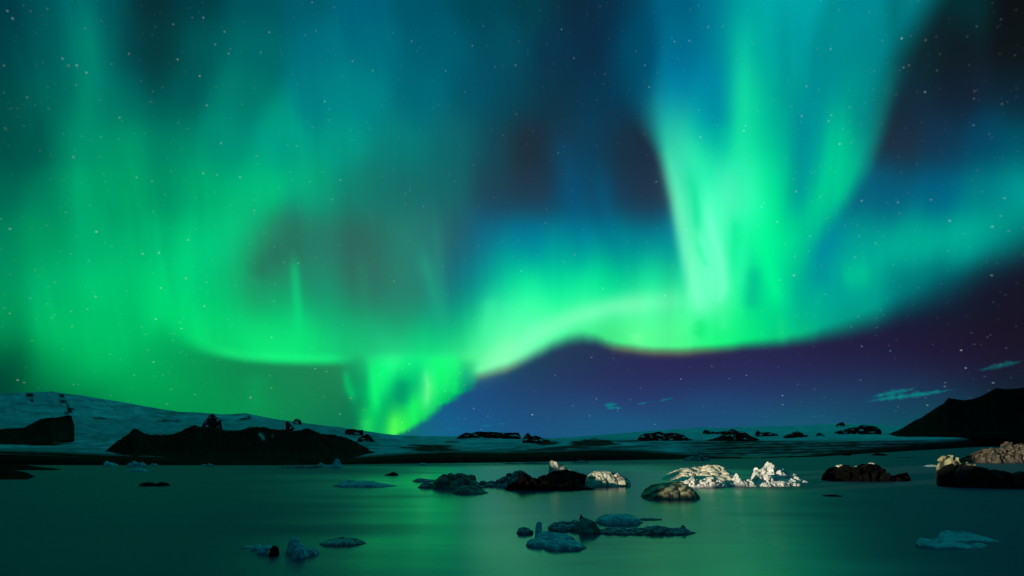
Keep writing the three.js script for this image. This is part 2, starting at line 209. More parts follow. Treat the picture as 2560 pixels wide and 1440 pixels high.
const starRandom = random(71), STARS = [];
for (let i = 0; i < 5200; i++) {
  const x = lerp(-900, 3460, starRandom()), y = lerp(-1200, 1095, starRandom()), m = starRandom() ** 13, kind = starRandom();
  STARS.push([x, y, 0.03 + 0.1 * starRandom() ** 4 + 0.55 * m, kind < 0.12 ? 1 : kind < 0.3 ? -1 : 0]);
}
for (const [x, y, m] of [[1330, 1037, 2], [1955, 988, 1], [1958, 1012, 0.6], [30, 45, 1], [445, 148, 1.1], [499, 189, 1.2], [193, 164, 1.1], [217, 182, 0.9], [242, 579, 1.2], [398, 631, 1.2], [674, 81, 0.9], [516, 264, 1], [553, 358, 0.9], [811, 253, 1.1], [599, 443, 1], [2253, 96, 1.6], [2312, 231, 1.2], [1751, 344, 1.3], [1860, 326, 1.2], [2003, 290, 1], [2098, 360, 1.1], [2155, 502, 1], [1641, 455, 0.9], [1435, 145, 0.8], [1687, 104, 0.9], [1723, 102, 0.8], [745, 659, 1], [390, 798, 0.9], [2401, 876, 1.2], [2413, 921, 0.9], [1480, 893, 0.8], [1701, 948, 0.8], [2375, 553, 1], [2480, 688, 0.9], [2480, 568, 0.9], [850, 450, 0.8], [1180, 115, 0.8], [1114, 177, 0.7], [43, 950, 0.8], [851, 1036, 0.8], [1220, 1040, 0.5], [1184, 1022, 0.7], [1160, 963, 0.5], [1112, 980, 0.5], [1473, 1039, 0.6], [1432, 1014, 0.5], [1577, 999, 0.4]]) STARS.push([x, y, m * 0.62, 0]);
function direction(px, py) { const x = (px - 1280) / FOCAL, y = (720 - py) / FOCAL; return new THREE.Vector3(x, y * CP + SP, -(CP - y * SP)); }
function addStars(data, W, H, place) {
  for (const [x, y, m, kind] of STARS) {
    const at = place(direction(x, y).normalize());
    if (!at) continue;
    const i = (Math.round(at[0]) + W) % W, j = Math.round(at[1]);
    if (j < 0 || j >= H) continue;
    const o = (j * W + i) * 4;
    const glow = m * 0.6;
    data[o] += glow * (kind > 0 ? 1.3 : 0.8); data[o + 1] += glow * (kind > 0 ? 0.75 : 0.95); data[o + 2] += glow * (kind > 0 ? 0.8 : 1);
  }
}
const SKY_W = 4096, SKY_H = SKY_W / 2, skyData = new Float32Array(SKY_W * SKY_H * 4);
{
  const c = [0, 0, 0];
  for (let row = 0; row < SKY_H; row++) {
    const up = ((row + 0.5) / SKY_H - 0.5) * Math.PI, sy = Math.sin(up), cy = Math.cos(up), ground = up < -0.02;
    for (let col = 0, o = row * SKY_W * 4; col < SKY_W; col++, o += 4) {
      const turn = ((col + 0.5) / SKY_W - 0.5) * 2 * Math.PI;
      if (ground) { skyData[o] = 0.001; skyData[o + 1] = 0.012; skyData[o + 2] = 0.012; } else {
        const [x, y, angle] = chart(Math.cos(turn) * cy, sy, Math.sin(turn) * cy);
        skyGlow(x, y, angle, c);
        for (let k = 0; k < 3; k++) skyData[o + k] = toLinear(clamp(c[k], 0, 255));
      }
      skyData[o + 3] = 1;
    }
  }
  addStars(skyData, SKY_W, SKY_H, (d) => [(Math.atan2(d.z, d.x) / (2 * Math.PI) + 0.5) * SKY_W - 0.5, (Math.asin(d.y) / Math.PI + 0.5) * SKY_H - 0.5]);
}
const skyTexture = new THREE.DataTexture(skyData, SKY_W, SKY_H, THREE.RGBAFormat, THREE.FloatType);
skyTexture.mapping = THREE.EquirectangularReflectionMapping;
skyTexture.magFilter = THREE.LinearFilter;
skyTexture.needsUpdate = true;
scene.background = skyTexture;
scene.environment = skyTexture;
{ // the foot of the aurora, where it stands behind the ice: a glowing wall 20 km off that melts into the sky above it
  const R = 20000, TURN = (105 * Math.PI) / 180, UP0 = -0.5, UP1 = 13.5, W = 2048, H = 180, data = new Float32Array(W * H * 4), c = [0, 0, 0];
  for (let row = 0; row < H; row++) {
    const up = (lerp(UP0, UP1, (row + 0.5) / H) * Math.PI) / 180;
    for (let col = 0, o = row * W * 4; col < W; col++, o += 4) {
      const turn = lerp(-TURN, TURN, (col + 0.5) / W);
      const [x, y, angle] = chart(Math.sin(turn) * Math.cos(up), Math.sin(up), -Math.cos(turn) * Math.cos(up));
      skyGlow(x, y, angle, c);
      for (let k = 0; k < 3; k++) data[o + k] = toLinear(clamp(c[k], 0, 255));
      data[o + 3] = 1 - smooth(10.3, 13.3, (up * 180) / Math.PI);
    }
  }
  addStars(data, W, H, (d) => { const t = Math.atan2(d.x, -d.z), u = (Math.asin(d.y) * 180) / Math.PI; return Math.abs(t) < TURN && u > 0 ? [((t / TURN) * 0.5 + 0.5) * W - 0.5, ((u - UP0) / (UP1 - UP0)) * H - 0.5] : null; });
  const tex = new THREE.DataTexture(data, W, H, THREE.RGBAFormat, THREE.FloatType);
  tex.magFilter = THREE.LinearFilter; tex.needsUpdate = true;
  const pos = [], uv = [], index = [], n = 210, m = 28;
  for (let j = 0; j <= m; j++) for (let i = 0; i <= n; i++) {
    const t = lerp(-TURN, TURN, i / n), up = (lerp(UP0, UP1, j / m) * Math.PI) / 180;
    pos.push(R * Math.sin(t), EYE + R * Math.tan(up), -R * Math.cos(t)); uv.push(i / n, j / m);
    if (i < n && j < m) { const a = j * (n + 1) + i, b = a + n + 1; index.push(a, a + 1, b, b, a + 1, b + 1); }
  }
  const g = new THREE.BufferGeometry();
  g.setAttribute('position', new THREE.Float32BufferAttribute(pos, 3)); g.setAttribute('uv', new THREE.Float32BufferAttribute(uv, 2)); g.setIndex(index); g.computeVertexNormals();
  const wall = new THREE.Mesh(g, new THREE.MeshBasicMaterial({ map: tex, transparent: true, side: THREE.DoubleSide }));
  wall.name = 'sky'; wall.userData = { kind: 'structure', label: 'green aurora glowing low over the glacier beneath a starry sky' };
  scene.add(wall);
}
// ---------------------------------------------------------------- the place: from the direction of a point of the picture to a place in the world
function at(px, py, depth) { const d = direction(px, py), k = depth / -d.z; return new THREE.Vector3(d.x * k, EYE + d.y * k, -depth); }
function waterDepth(py) { const d = direction(1280, py); return (EYE / -d.y) * -d.z; }
function tag(o, label, category, group, kind) {
  if (label) o.userData.label = label;
  if (category) o.userData.category = category;
  if (group) o.userData.group = group;
  if (kind) o.userData.kind = kind;
  return o;
}
function shown(o) { o.castShadow = true; o.receiveShadow = true; return o; }
function noiseTexture(size, fn, wrapRepeat) {
  const data = new Uint8Array(size * size * 4);
  for (let j = 0; j < size; j++) for (let i = 0; i < size; i++) { const v = clamp(fn(i / size, j / size), 0, 1) * 255, o = (j * size + i) * 4; data[o] = data[o + 1] = data[o + 2] = v; data[o + 3] = 255; }
  const t = new THREE.DataTexture(data, size, size);
  t.wrapS = t.wrapT = THREE.RepeatWrapping; t.magFilter = THREE.LinearFilter; t.needsUpdate = true;
  if (wrapRepeat) t.repeat.set(...wrapRepeat);
  return t;
}
// noise that closes on itself over a tile of 1 x 1, with nx and ny waves across it
const TAU = Math.PI * 2;
const tile = (u, v, nx, ny, z) => nz((Math.cos(u * TAU) * nx) / TAU + z, (Math.sin(u * TAU) * nx) / TAU, (Math.cos(v * TAU) * ny) / TAU + 2.7 * z) * 0.7 + nz((Math.sin(u * TAU) * nx) / TAU + z, (Math.sin(v * TAU) * ny) / TAU, (Math.cos(v * TAU + 1) * ny) / TAU + z) * 0.7;
const roughIce = noiseTexture(256, (u, v) => 0.5 + 0.35 * tile(u, v, 12, 12, 1.3) + 0.25 * tile(u, v, 34, 34, 4.1) + 0.15 * tile(u, v, 80, 80, 7.7));
const iceMaterial = new THREE.MeshStandardMaterial({ vertexColors: true, roughness: 0.62, bumpMap: roughIce, bumpScale: 0.25 });
const darkIceMaterial = new THREE.MeshPhysicalMaterial({ vertexColors: true, roughness: 0.9, specularIntensity: 0.12, bumpMap: roughIce, bumpScale: 0.25 });
const snowMaterial = new THREE.MeshPhysicalMaterial({ vertexColors: true, roughness: 1, specularIntensity: 0.05 });
const rockMaterial = new THREE.MeshPhysicalMaterial({ vertexColors: true, roughness: 1, specularIntensity: 0.04 });

// ---------------------------------------------------------------- water
{
  const g = new THREE.PlaneGeometry(16000, 7200, 1, 1).rotateX(-Math.PI / 2).translate(0, 0, -3500);
  const p = g.attributes.position, uv = g.attributes.uv;
  for (let i = 0; i < p.count; i++) uv.setXY(i, p.getX(i) / 260, p.getZ(i) / 90);
  const swell = noiseTexture(512, (u, v) => 0.5 + 0.26 * tile(u, v, 10, 16, 2.2) + 0.2 * tile(u, v, 30, 44, 5.5) + 0.1 * tile(u, v, 60, 110, 8.8));
  // wind ruffles the lagoon; a lane of calm water lies in the middle of it
  const calm = noiseTexture(1024, (u, v) => {
    const x = (u - 0.5) * 800, z = -v * 800, D = v * 800, wave = fbm(x / 90, z / 40, 6.2, 3), d = Math.hypot((x - 8) / (11 + 0.4 * D), Math.max(0, D - 150) / 210);
    const streak = fbm(x / 70 + 0.6 * fbm(x / 40, z / 30, 2.2), z / 10, 3.3, 3);
    return lerp(0.225, 0.64, smooth(0.45, 1.2, d + 0.35 * wave + 0.15 * streak)) + 0.035 * streak;
  });
  calm.wrapS = calm.wrapT = THREE.ClampToEdgeWrapping; calm.channel = 1;
  const uv1 = new Float32Array(p.count * 2);
  for (let i = 0; i < p.count; i++) { uv1[i * 2] = p.getX(i) / 800 + 0.5; uv1[i * 2 + 1] = -p.getZ(i) / 800; }
  g.setAttribute('uv1', new THREE.BufferAttribute(uv1, 2));
  const m = new THREE.MeshPhysicalMaterial({ color: new THREE.Color().setRGB(0.003, 0.045, 0.1), roughness: 1, roughnessMap: calm, ior: 1.33, specularIntensity: 1, bumpMap: swell, bumpScale: 0.045 });
  const water = new THREE.Mesh(g, m);
  water.name = 'water'; water.receiveShadow = true;
  scene.add(tag(water, 'still glacial lagoon reflecting the green aurora', null, null, 'structure'));
}

// ---------------------------------------------------------------- sheets of land, each column of points lying in one direction from the shore
function sheet(name, label, px0, px1, columns, rows, knots, bump, color, material) {
  const pos = [], col = [], index = [], c = [0, 0, 0];
  for (let i = 0; i <= columns; i++) {
    const px = lerp(px0, px1, i / columns), k = knots(px);
    for (let j = 0; j <= rows; j++) {
      const t = (j / rows) * (k.length - 1), n = Math.min(k.length - 2, Math.floor(t)), f = t - n;
      const depth = Math.exp(lerp(Math.log(k[n][0]), Math.log(k[n + 1][0]), f)), py = lerp(k[n][1], k[n + 1][1], f) + bump(px, depth, j / rows);
      const q = at(px, py, depth);
      pos.push(q.x, q.y, q.z); color(px, py, j / rows, c, depth); col.push(c[0], c[1], c[2]);
      if (i < columns && j < rows) { const a = i * (rows + 1) + j, b = a + rows + 1; index.push(a, b, a + 1, a + 1, b, b + 1); }
    }
  }
  const g = new THREE.BufferGeometry();
  g.setAttribute('position', new THREE.Float32BufferAttribute(pos, 3)); g.setAttribute('color', new THREE.Float32BufferAttribute(col, 3)); g.setIndex(index); g.computeVertexNormals();
  const o = shown(new THREE.Mesh(g, material));
  o.name = name;
  scene.add(tag(o, label, null, null, 'structure'));
  return o;
}
const mixColor = (out, a, b, t) => { for (let c = 0; c < 3; c++) out[c] = lerp(a[c], b[c], t); };
const waterline = [[-700, 1165], [0, 1163], [300, 1164], [700, 1164], [1000, 1160], [1300, 1156], [1500, 1152], [1700, 1149], [1900, 1146], [2050, 1142], [2200, 1132], [2350, 1123], [2450, 1117], [2560, 1113.5], [3300, 1112.5]];
const moraineTop = [[-700, 1126], [0, 1129], [120, 1132], [250, 1138], [560, 1148], [820, 1152], [900, 1144], [1000, 1137], [1130, 1131], [1250, 1133], [1400, 1129], [1500, 1125], [1600, 1128], [1680, 1135], [1780, 1141], [1900, 1141.5], [2020, 1138], [2100, 1130], [2200, 1119], [2300, 1110], [2420, 1100], [2480, 1096], [2600, 1094], [3300, 1093]];
const crest = [[-700, 950], [-200, 978], [0, 984], [70, 980], [130, 978], [160, 983], [200, 988], [300, 1004], [350, 1013], [400, 1022], [450, 1029], [500, 1031], [560, 1036], [615, 1032], [640, 1038], [680, 1046], [780, 1060], [850, 1067], [900, 1076], [985, 1087], [1060, 1090], [1140, 1090], [1200, 1084], [1300, 1092], [1380, 1095], [1450, 1091], [1560, 1082], [1640, 1076], [1740, 1068], [1800, 1069], [1900, 1066], [1990, 1064], [2060, 1061], [2110, 1057], [2160, 1060], [2230, 1063], [2400, 1068], [3300, 1072]];
const shoreDepth = (px) => Math.min(2600, waterDepth(along(waterline, px)));
function glacierKnots(px) {
  const d0 = shoreDepth(px), top = along(moraineTop, px), d2 = Math.max(2200, d0 * 1.35), mid = px < 700 ? 1097 : lerp(1097, 1103, smooth(700, 1200, px)) - 12 * smooth(1850, 2100, px), c = along(crest, px);
  return [[d0 * 1.1, top + 7], [d0 * 1.22, top - 1.5], [Math.max(900, d0 * 1.27), lerp(top, mid, 0.6)], [d2, mid], [d2 * 1.25, lerp(mid, c, 0.35)], [4200, c], [5600, c + 18]];
}
function glacierDepth(px, py) { const k = glacierKnots(px); for (let i = 1; i < k.length - 1; i++) if (py >= k[i][1]) { const f = clamp((py - k[i - 1][1]) / (k[i][1] - k[i - 1][1]), 0, 1); return Math.exp(lerp(Math.log(k[i - 1][0]), Math.log(k[i][0]), f)); } return 4200; }
const ICE = [0.42, 0.6, 0.72], SNOW = [0.55, 0.76, 0.84], DIRT = [0.009, 0.012, 0.014];
// Dark medial moraines on the ice: middle, half length, half height, slope, strength.
const MORAINES = [[1075, 1120, 78, 9, 0.02, 1], [1022, 1094, 24, 3, 0, 0.6], [965, 1100, 45, 4, 0.05, 0.5], [1130, 1105, 18, 3, 0, 0.95], [1489, 1106, 52, 9, 0.01, 1], [1568, 1103, 44, 3.4, 0, 0.85], [1390, 1121, 110, 5.5, -0.07, 0.95], [1230, 1126, 90, 3, -0.06, 0.7], [1363, 1106, 32, 6.5, 0.04, 1], [1250, 1108, 70, 2, 0, 0.6], [1180, 1098, 60, 1.6, 0, 0.4], [1560, 1118, 120, 4, -0.04, 0.8], [1290, 1114, 80, 2, -0.03, 0.55], [700, 1090, 60, 2.4, 0.12, 0.4], [120, 1122, 170, 3.2, 0, 0.6], [130, 1108, 70, 2, 0, 0.4], [210, 1098, 60, 3, -0.02, 0.4]];
const ROCKS = [[72, 988, 9, 8], [80, 1001, 6, 4], [154, 990, 9, 7], [158, 1004, 9, 6], [170, 1014, 6, 5], [177, 1024, 11, 8], [170, 1032, 12, 4], [120, 1030, 16, 2], [240, 1046, 20, 2], [420, 1052, 30, 2.5], [610, 1048, 14, 3], [622, 1042, 7, 3]];
sheet('glacier', 'wide pale glacier and snow cap rising behind the lagoon', -700, 3300, 620, 96, glacierKnots,
  (px, d, t) => (t < 0.04 ? 0 : 1.6 * fbm(px / 70, d / 500, 1.5, 4) + 1.2 * ridged(px / 26, d / 260, 3.5, 3) * smooth(0.15, 0.3, t)) * (1 - 0.3 * t) + smooth(0.9, 0.84, Math.abs(t - 0.84) + 0.84) * 0,
  (px, py, t, c) => {
    const streak = fbm(px / 150, py / 5.5, 2.2, 4), fine = fbm(px / 26, py / 4, 6.6, 3);
    let dark = clamp(0.14 + 0.9 * streak + 0.5 * fine, 0, 0.8) * (px < 800 ? 0.75 : 0.9 * smooth(1086, 1112, py) + 0.1);
    dark = clamp(dark + 0.3 * smooth(0.25, 0.55, ridged(px / 46, py / 9, 4.2, 3)) * (px < 950 ? 1 : 0.4), 0, 1);
    if (px < 950) dark = Math.max(dark, 0.55 * smooth(1038, 1056, py + 14 * streak) * (1 - smooth(1088, 1104, py + 8 * streak)) * (0.75 + fine));
    for (const [cx, cy, a, b, slope, s] of MORAINES) { const u = (px - cx) / a, v = (py - cy - slope * (px - cx) + 2.5 * streak) / b; if (Math.abs(u) < 1.3) dark = Math.max(dark, s * smooth(1.15, 0.7, Math.hypot(u, v) + 0.9 * streak + 0.8 * fine)); }
    for (const [cx, cy, a, b] of ROCKS) dark = Math.max(dark, 1.3 * smooth(1.2, 0.55, Math.hypot((px - cx) / a, (py - cy) / b) - 1.1 * fine));
    dark = Math.max(dark, smooth(1640, 1760, px + 40 * streak) * smooth(1096, 1107, py + 3 * streak) * (0.84 + 0.6 * fine + 0.25 * Math.sin(py * 0.9 + 5 * streak + px * 0.02)));
    dark = Math.max(dark, smooth(-3, -9, py - along(moraineTop, px) - 0) * 0, smooth(-9, -2, py - along(moraineTop, px) + 3 * fine) * 0.85);
    mixColor(c, ICE, SNOW, smooth(1105, 1070, py) * (0.7 + 0.5 * fine));
    mixColor(c, c, DIRT, clamp(dark, 0, 1));
  }, snowMaterial);
const BLACK = [0.0022, 0.0026, 0.0028], ASH = [0.014, 0.018, 0.019];
sheet('shore', 'black moraine shore along the far side of the lagoon', -700, 3300, 560, 26,
  (px) => { const d = shoreDepth(px), y = along(waterline, px), top = along(moraineTop, px); return [[d * 0.985, y + 2], [d * 1.01, y - 0.5], [d * 1.06, lerp(y, top, 0.55)], [d * 1.16, top], [d * 1.3, top + 5]]; },
  (px, d, t) => (t < 0.3 ? 0.35 : 1.1) * fbm(px / 30, d / 40, 4.4, 4) + (t > 0.4 ? 1.2 * fbm(px / 140, 3, 8.4, 2) : 0),
  (px, py, t, c) => { mixColor(c, BLACK, ASH, clamp(0.3 + fbm(px / 40, py / 4, 1.1, 3), 0, 1) * (0.35 + 1.3 * smooth(1620, 1800, px) * (1 - smooth(2060, 2160, px)))); }, rockMaterial);

// A ridge of rock: its skyline as places of the picture, the depth of its foot and of its crest, and the height of its foot.
function ridge(name, label, line, foot, top, footY, columns, rough, color) {
  const x0 = line[0][0], x1 = line[line.length - 1][0];
  return sheet(name, label, x0, x1, columns, 22, (px) => {
    const c = along(line, px), b = typeof footY === 'function' ? footY(px) : footY, f = smooth(0, 0.1, (px - x0) / (x1 - x0)) * smooth(0, 0.1, (x1 - px) / (x1 - x0)) * 0.75 + 0.25;
    return [[lerp(top, foot, f), b + 2], [lerp(top, foot, f * 0.55), lerp(b, c, 0.42)], [lerp(top, foot, f * 0.2), lerp(b, c, 0.8)], [top, c], [top + (top - foot) * 0.6 * f, lerp(c, b, 0.6)], [top + (top - foot) * f, b + 6]];
  }, (px, d, t) => rough * (t < 0.55 ? 1 : 0.6) * (ridged(px / 34, d / (top * 0.12), 2.4, 4) - 0.4 + 0.8 * fbm(px / 9, d / (top * 0.05), 5.1, 3) + 0.9 * fbm(px / 5, 4.4, 2.1, 2)), color ?? ((px, py, t, c) => mixColor(c, BLACK, ASH, clamp(0.15 + fbm(px / 30, py / 12, 1.1, 3), 0, 0.7))), rockMaterial);
}
ridge('mountain', 'long low black mountain with a peaked crest at the lagoon edge', [[238, 1150], [262, 1128], [285, 1108], [305, 1093], [322, 1082], [334, 1070], [344, 1071], [356, 1079], [372, 1085], [400, 1086], [432, 1084], [455, 1075], [468, 1068], [486, 1061], [505, 1066], [520, 1066], [545, 1068], [560, 1074], [585, 1075], [600, 1074], [622, 1068], [640, 1066], [660, 1066], [675, 1070], [700, 1073], [735, 1077], [752, 1072], [768, 1069], [785, 1076], [805, 1084], [832, 1085], [855, 1090], [880, 1099], [905, 1112], [922, 1124], [940, 1134], [952, 1146]], 300, 520, (px) => 1166, 340, 4.6,
  (px, py, t, c) => { mixColor(c, BLACK, ASH, clamp(0.1 + fbm(px / 40, py / 14, 1.1, 3), 0, 0.6)); const k = smooth(6, 2, Math.abs(px - 656 - (py - 1092) * 0.7)) * smooth(1080, 1086, py) * smooth(1102, 1096, py) + 0.4 * smooth(2.5, 1, Math.abs(px - 680 + (py - 1090))) * smooth(1083, 1087, py) * smooth(1097, 1092, py); mixColor(c, c, SNOW, clamp(k, 0, 1) * 0.55 * (t < 0.6 ? 1 : 0)); });
ridge('mountain_001', 'black rocky spur standing before the snow at the left edge', [[-260, 1060], [-120, 1070], [-20, 1072], [0, 1072], [30, 1070], [62, 1068], [80, 1058], [100, 1047], [120, 1043], [140, 1043], [158, 1040], [172, 1037], [182, 1040], [181.5, 1052], [186, 1062]].map(([x, y], i, a) => [x + i * 0.01, y]), 800, 1250, (px) => lerp(1116, 1098, smooth(40, 190, px)), 130, 2.5);
ridge('mountain_002', 'tall black mountain sloping down from the right edge', [[2190, 1094], [2215, 1087], [2240, 1077], [2262, 1066], [2285, 1051], [2305, 1042], [2330, 1025], [2345, 1015], [2358, 1008], [2372, 993], [2385, 996], [2410, 999], [2430, 997], [2450, 990], [2472, 979], [2490, 969.5], [2520, 971], [2560, 968], [2640, 952], [2760, 962], [2900, 940], [3100, 990]], 1900, 2500, 1096, 260, 3, (px, py, t, c) => mixColor(c, BLACK, BLACK, 0));
// Rock that stands out of the snow: skylines over a level foot.
[['grey rock knoll jutting from the snow left of the central peak', [[503, 1070], [508, 1056], [516, 1047], [524, 1037], [533, 1034], [541, 1042], [553, 1048], [549, 1056], [556, 1066]], 1072, 1.6],
  ['lone dark boulder on the snow crest right of the central peak', [[732, 1054], [737, 1048], [744, 1046], [751, 1049], [754, 1056]], 1057, 0.8],
  ['thin dark rock streak running down the snow beside the lone boulder', [[714, 1056], [718, 1052], [724, 1057], [732, 1066], [738, 1074]], 1075, 0.8],
  ['broken dark rock band on the snow right of the black mountain', [[862, 1078], [868, 1073], [882, 1072], [895, 1075], [910, 1074], [916, 1082], [908, 1088]], 1086, 1.2],
  ['lower dark rock band stepping down the snow towards the ice tongue', [[893, 1098], [905, 1089], [918, 1085], [928, 1090], [932, 1098], [938, 1104]], 1104, 1.2],
  ['long flat dark rock island on the ice under the blue sky', [[1140, 1096], [1152, 1087], [1164, 1081], [1178, 1083], [1195, 1078], [1215, 1079], [1240, 1080], [1262, 1082], [1285, 1081], [1297, 1082], [1302, 1092]], 1094, 1.1],
  ['small crumbled rock hill right of the long flat rock island', [[1306, 1098], [1312, 1088], [1320, 1081], [1330, 1091], [1338, 1088], [1350, 1092], [1358, 1097], [1378, 1102], [1390, 1107]], 1107, 1.1],
  ['broad dark rock mass with snow patches left of the pointed peak', [[1592, 1100], [1600, 1089], [1612, 1083], [1630, 1082], [1648, 1078], [1662, 1083], [1676, 1081], [1695, 1082], [1710, 1088], [1722, 1096], [1734, 1100]], 1100, 1.2],
  ['low row of rocks high on the snow behind the pointed peak', [[1756, 1080], [1762, 1074], [1775, 1077], [1790, 1080], [1805, 1078], [1818, 1076], [1830, 1083]], 1083, 0.9],
  ['pointed dark rock peak on the snow right of centre', [[1766, 1100], [1790, 1094], [1808, 1086], [1822, 1075], [1831, 1071], [1844, 1078], [1862, 1080], [1878, 1090], [1898, 1098]], 1100, 1.1],
  ['scattered dark rocks low on the snow right of the pointed peak', [[1888, 1083], [1894, 1074], [1903, 1082], [1918, 1079], [1932, 1082], [1948, 1087]], 1088, 1],
  ['dark triangular rock right of the scattered rocks', [[1958, 1091], [1974, 1084], [1992, 1077], [2004, 1082], [2022, 1090]], 1092, 1],
  ['small dark rock between the triangular rock and the rock shoulder', [[2040, 1086], [2048, 1081], [2056, 1085], [2062, 1087]], 1088, 0.7],
  ['dark rock shoulder on the snow next to the right mountain', [[2082, 1084], [2096, 1076], [2112, 1074], [2122, 1070], [2138, 1068], [2156, 1061], [2170, 1064], [2190, 1066], [2204, 1076]], 1083, 1.1],
  ['small dark rock just under the snow crest on the right', [[2090, 1063], [2096, 1057], [2108, 1055], [2112, 1061]], 1064, 0.7],
].forEach(([label, line, footY, rough], i) => {
  const mid = (line[0][0] + line[line.length - 1][0]) / 2, d = glacierDepth(mid, footY) * 0.985;
  ridge(i ? 'rock_outcrop_' + String(i).padStart(3, '0') : 'rock_outcrop', label, line, d * 0.97, d * 1.005, footY, 70, rough * 1.7, (px, py, t, c) => { mixColor(c, BLACK, ASH, clamp(0.3 + fbm(px / 14, py / 6, 1.1, 3), 0, 0.8)); mixColor(c, c, SNOW, 0.85 * smooth(0.17, 0.3, fbm(px / 14, py / 4, 9.1, 3))); });
});
// Land outside the frame, on the left and behind: the range that keeps the low moon off the ice, with the dip that lets it reach some of the icebergs.
{
  const T = Math.tan(MOON_UP), sa = Math.sin(MOON_TURN), ca = Math.cos(MOON_TURN);
  const dip = [[-158, 20], [-149, 10], [-145, 1], [-141, -1], [-138, 0], [-134.5, 4], [-131.5, -1.5], [-124, -2.5], [-108, -2], [-105, 0.3], [-102, 0], [-99, -2], [-96, -1], [-94.5, 3], [-92.5, 3], [-91, -2], [-86, -2], [-80, 4], [-72, 8], [-60, 10], [-30, 10], [160, 12]];
  const heights = [[132, 0], [300, 40], [500, 120], [700, 250], [1000, 270], [1400, 160], [2000, 120], [3500, 110], [4200, 200], [5500, 420], [8000, 460]];
  const pos = [], col = [], index = [], c = [0, 0, 0], sections = [];
  for (let s = 200; s > -7600; s -= s > -160 ? 2.5 : 6 + Math.abs(s) * 0.03) sections.push(s);
  const across = 14;
  sections.forEach((s, i) => {
    const far = Math.max(0, -s - 132), reach = s > -150 ? 142 : far < 1400 ? 142 + 3.3 * far : Math.max(400, 4760 - 1.0 * (far - 1400)), q = Math.max(175, -0.34 * s);
    const extra = along(dip, s) + along(heights, -s) + (s < -160 ? Math.min(50, far * 0.03) * (1 + fbm(s / 300, 1.7, 3.3)) : 0);
    const H = Math.max(4, (extra + (reach + q + 20) * T) / (1 - 1.15 * T)), r = q + H * 1.15 + 20;
    for (let j = 0; j <= across; j++) {
      const a = (j / across) * 2 - 1, w = (H * 1.15 + 20) * a, h = (H + 3) * (1 - Math.abs(a) ** 1.2) - 3 + (Math.abs(a) > 0.05 && Math.abs(a) < 0.95 ? H * 0.08 * fbm(s / (20 + H * 0.4), w / (10 + H * 0.3), 2.2) : 0);
      pos.push(s * ca - (r - w) * sa, Math.min(h, H), s * sa + (r - w) * ca);
      mixColor(c, BLACK, ASH, clamp(0.5 + fbm(s / 40, w / 40, 7.7), 0, 1)); col.push(...c);
      if (i < sections.length - 1 && j < across) { const q = i * (across + 1) + j, b = q + across + 1; index.push(q, q + 1, b, q + 1, b + 1, b); }
    }
  });
  const g = new THREE.BufferGeometry();
  g.setAttribute('position', new THREE.Float32BufferAttribute(pos, 3)); g.setAttribute('color', new THREE.Float32BufferAttribute(col, 3)); g.setIndex(index); g.computeVertexNormals();
  const o = shown(new THREE.Mesh(g, rockMaterial)); o.name = 'hills';
  scene.add(tag(o, 'dark range along the left side of the lagoon, outside the picture', null, null, 'structure'));
  const bank = new THREE.PlaneGeometry(700, 320, 90, 50).rotateX(-Math.PI / 2).translate(20, 0, 122);
  const p = bank.attributes.position, bc = [];
  for (let i = 0; i < p.count; i++) { const z = p.getZ(i), x = p.getX(i); p.setY(i, lerp(-1.5, 10, smooth(-38, -4, z + 5 * fbm(x / 30, z / 30, 4))) + 0.5 * fbm(x / 8, z / 8, 6) * smooth(-36, -20, z)); mixColor(c, BLACK, ASH, clamp(0.6 + fbm(x / 6, z / 6, 3), 0, 1)); bc.push(...c); }
  bank.setAttribute('color', new THREE.Float32BufferAttribute(bc, 3)); bank.computeVertexNormals();
  const b = shown(new THREE.Mesh(bank, rockMaterial)); b.name = 'ground';
  scene.add(tag(b, 'dark gravel bank under the viewpoint', null, null, 'structure'));
}
// ---------------------------------------------------------------- icebergs
// palettes: clean ice, dirt, how much of it is dirt
const PALETTES = {
  warm: [[0.76, 0.71, 0.57], [0.42, 0.38, 0.3], -0.12],
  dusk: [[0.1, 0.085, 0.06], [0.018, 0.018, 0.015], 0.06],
  white: [[0.74, 0.76, 0.76], [0.4, 0.38, 0.33], -0.1], cream: [[0.66, 0.66, 0.56], [0.05, 0.05, 0.04], -0.22], blue: [[0.42, 0.64, 0.74], [0.14, 0.24, 0.3], -0.06],
  slate: [[0.32, 0.47, 0.53], [0.05, 0.075, 0.085], 0.02], grey: [[0.2, 0.24, 0.22], [0.045, 0.05, 0.045], 0.1], dark: [[0.03, 0.04, 0.042], [0.005, 0.006, 0.006], 0.2], olive: [[0.34, 0.34, 0.2], [0.03, 0.03, 0.02], 0.12], black: [[0.005, 0.006, 0.0068], [0.0015, 0.0015, 0.0016], 0.2],
};
// distance to the nearest and next nearest of scattered points: flat faces with creases between them, as ice breaks
const hash = (x, y, z, k) => { const v = Math.sin(x * 127.1 + y * 311.7 + z * 74.7 + k * 53.3) * 43758.5453; return v - Math.floor(v); };
function cells(x, y, z) {
  const ix = Math.floor(x), iy = Math.floor(y), iz = Math.floor(z);
  let f1 = 9, f2 = 9;
  for (let a = -1; a < 2; a++) for (let b = -1; b < 2; b++) for (let c = -1; c < 2; c++) {
    const p = ix + a, q = iy + b, r = iz + c, d = (p + hash(p, q, r, 1) - x) ** 2 + (q + hash(p, q, r, 2) - y) ** 2 + (r + hash(p, q, r, 3) - z) ** 2;
    if (d < f1) { f2 = f1; f1 = d; } else if (d < f2) f2 = d;
  }
  return [Math.sqrt(f1), Math.sqrt(f2)];
}
let seedCount = 0;
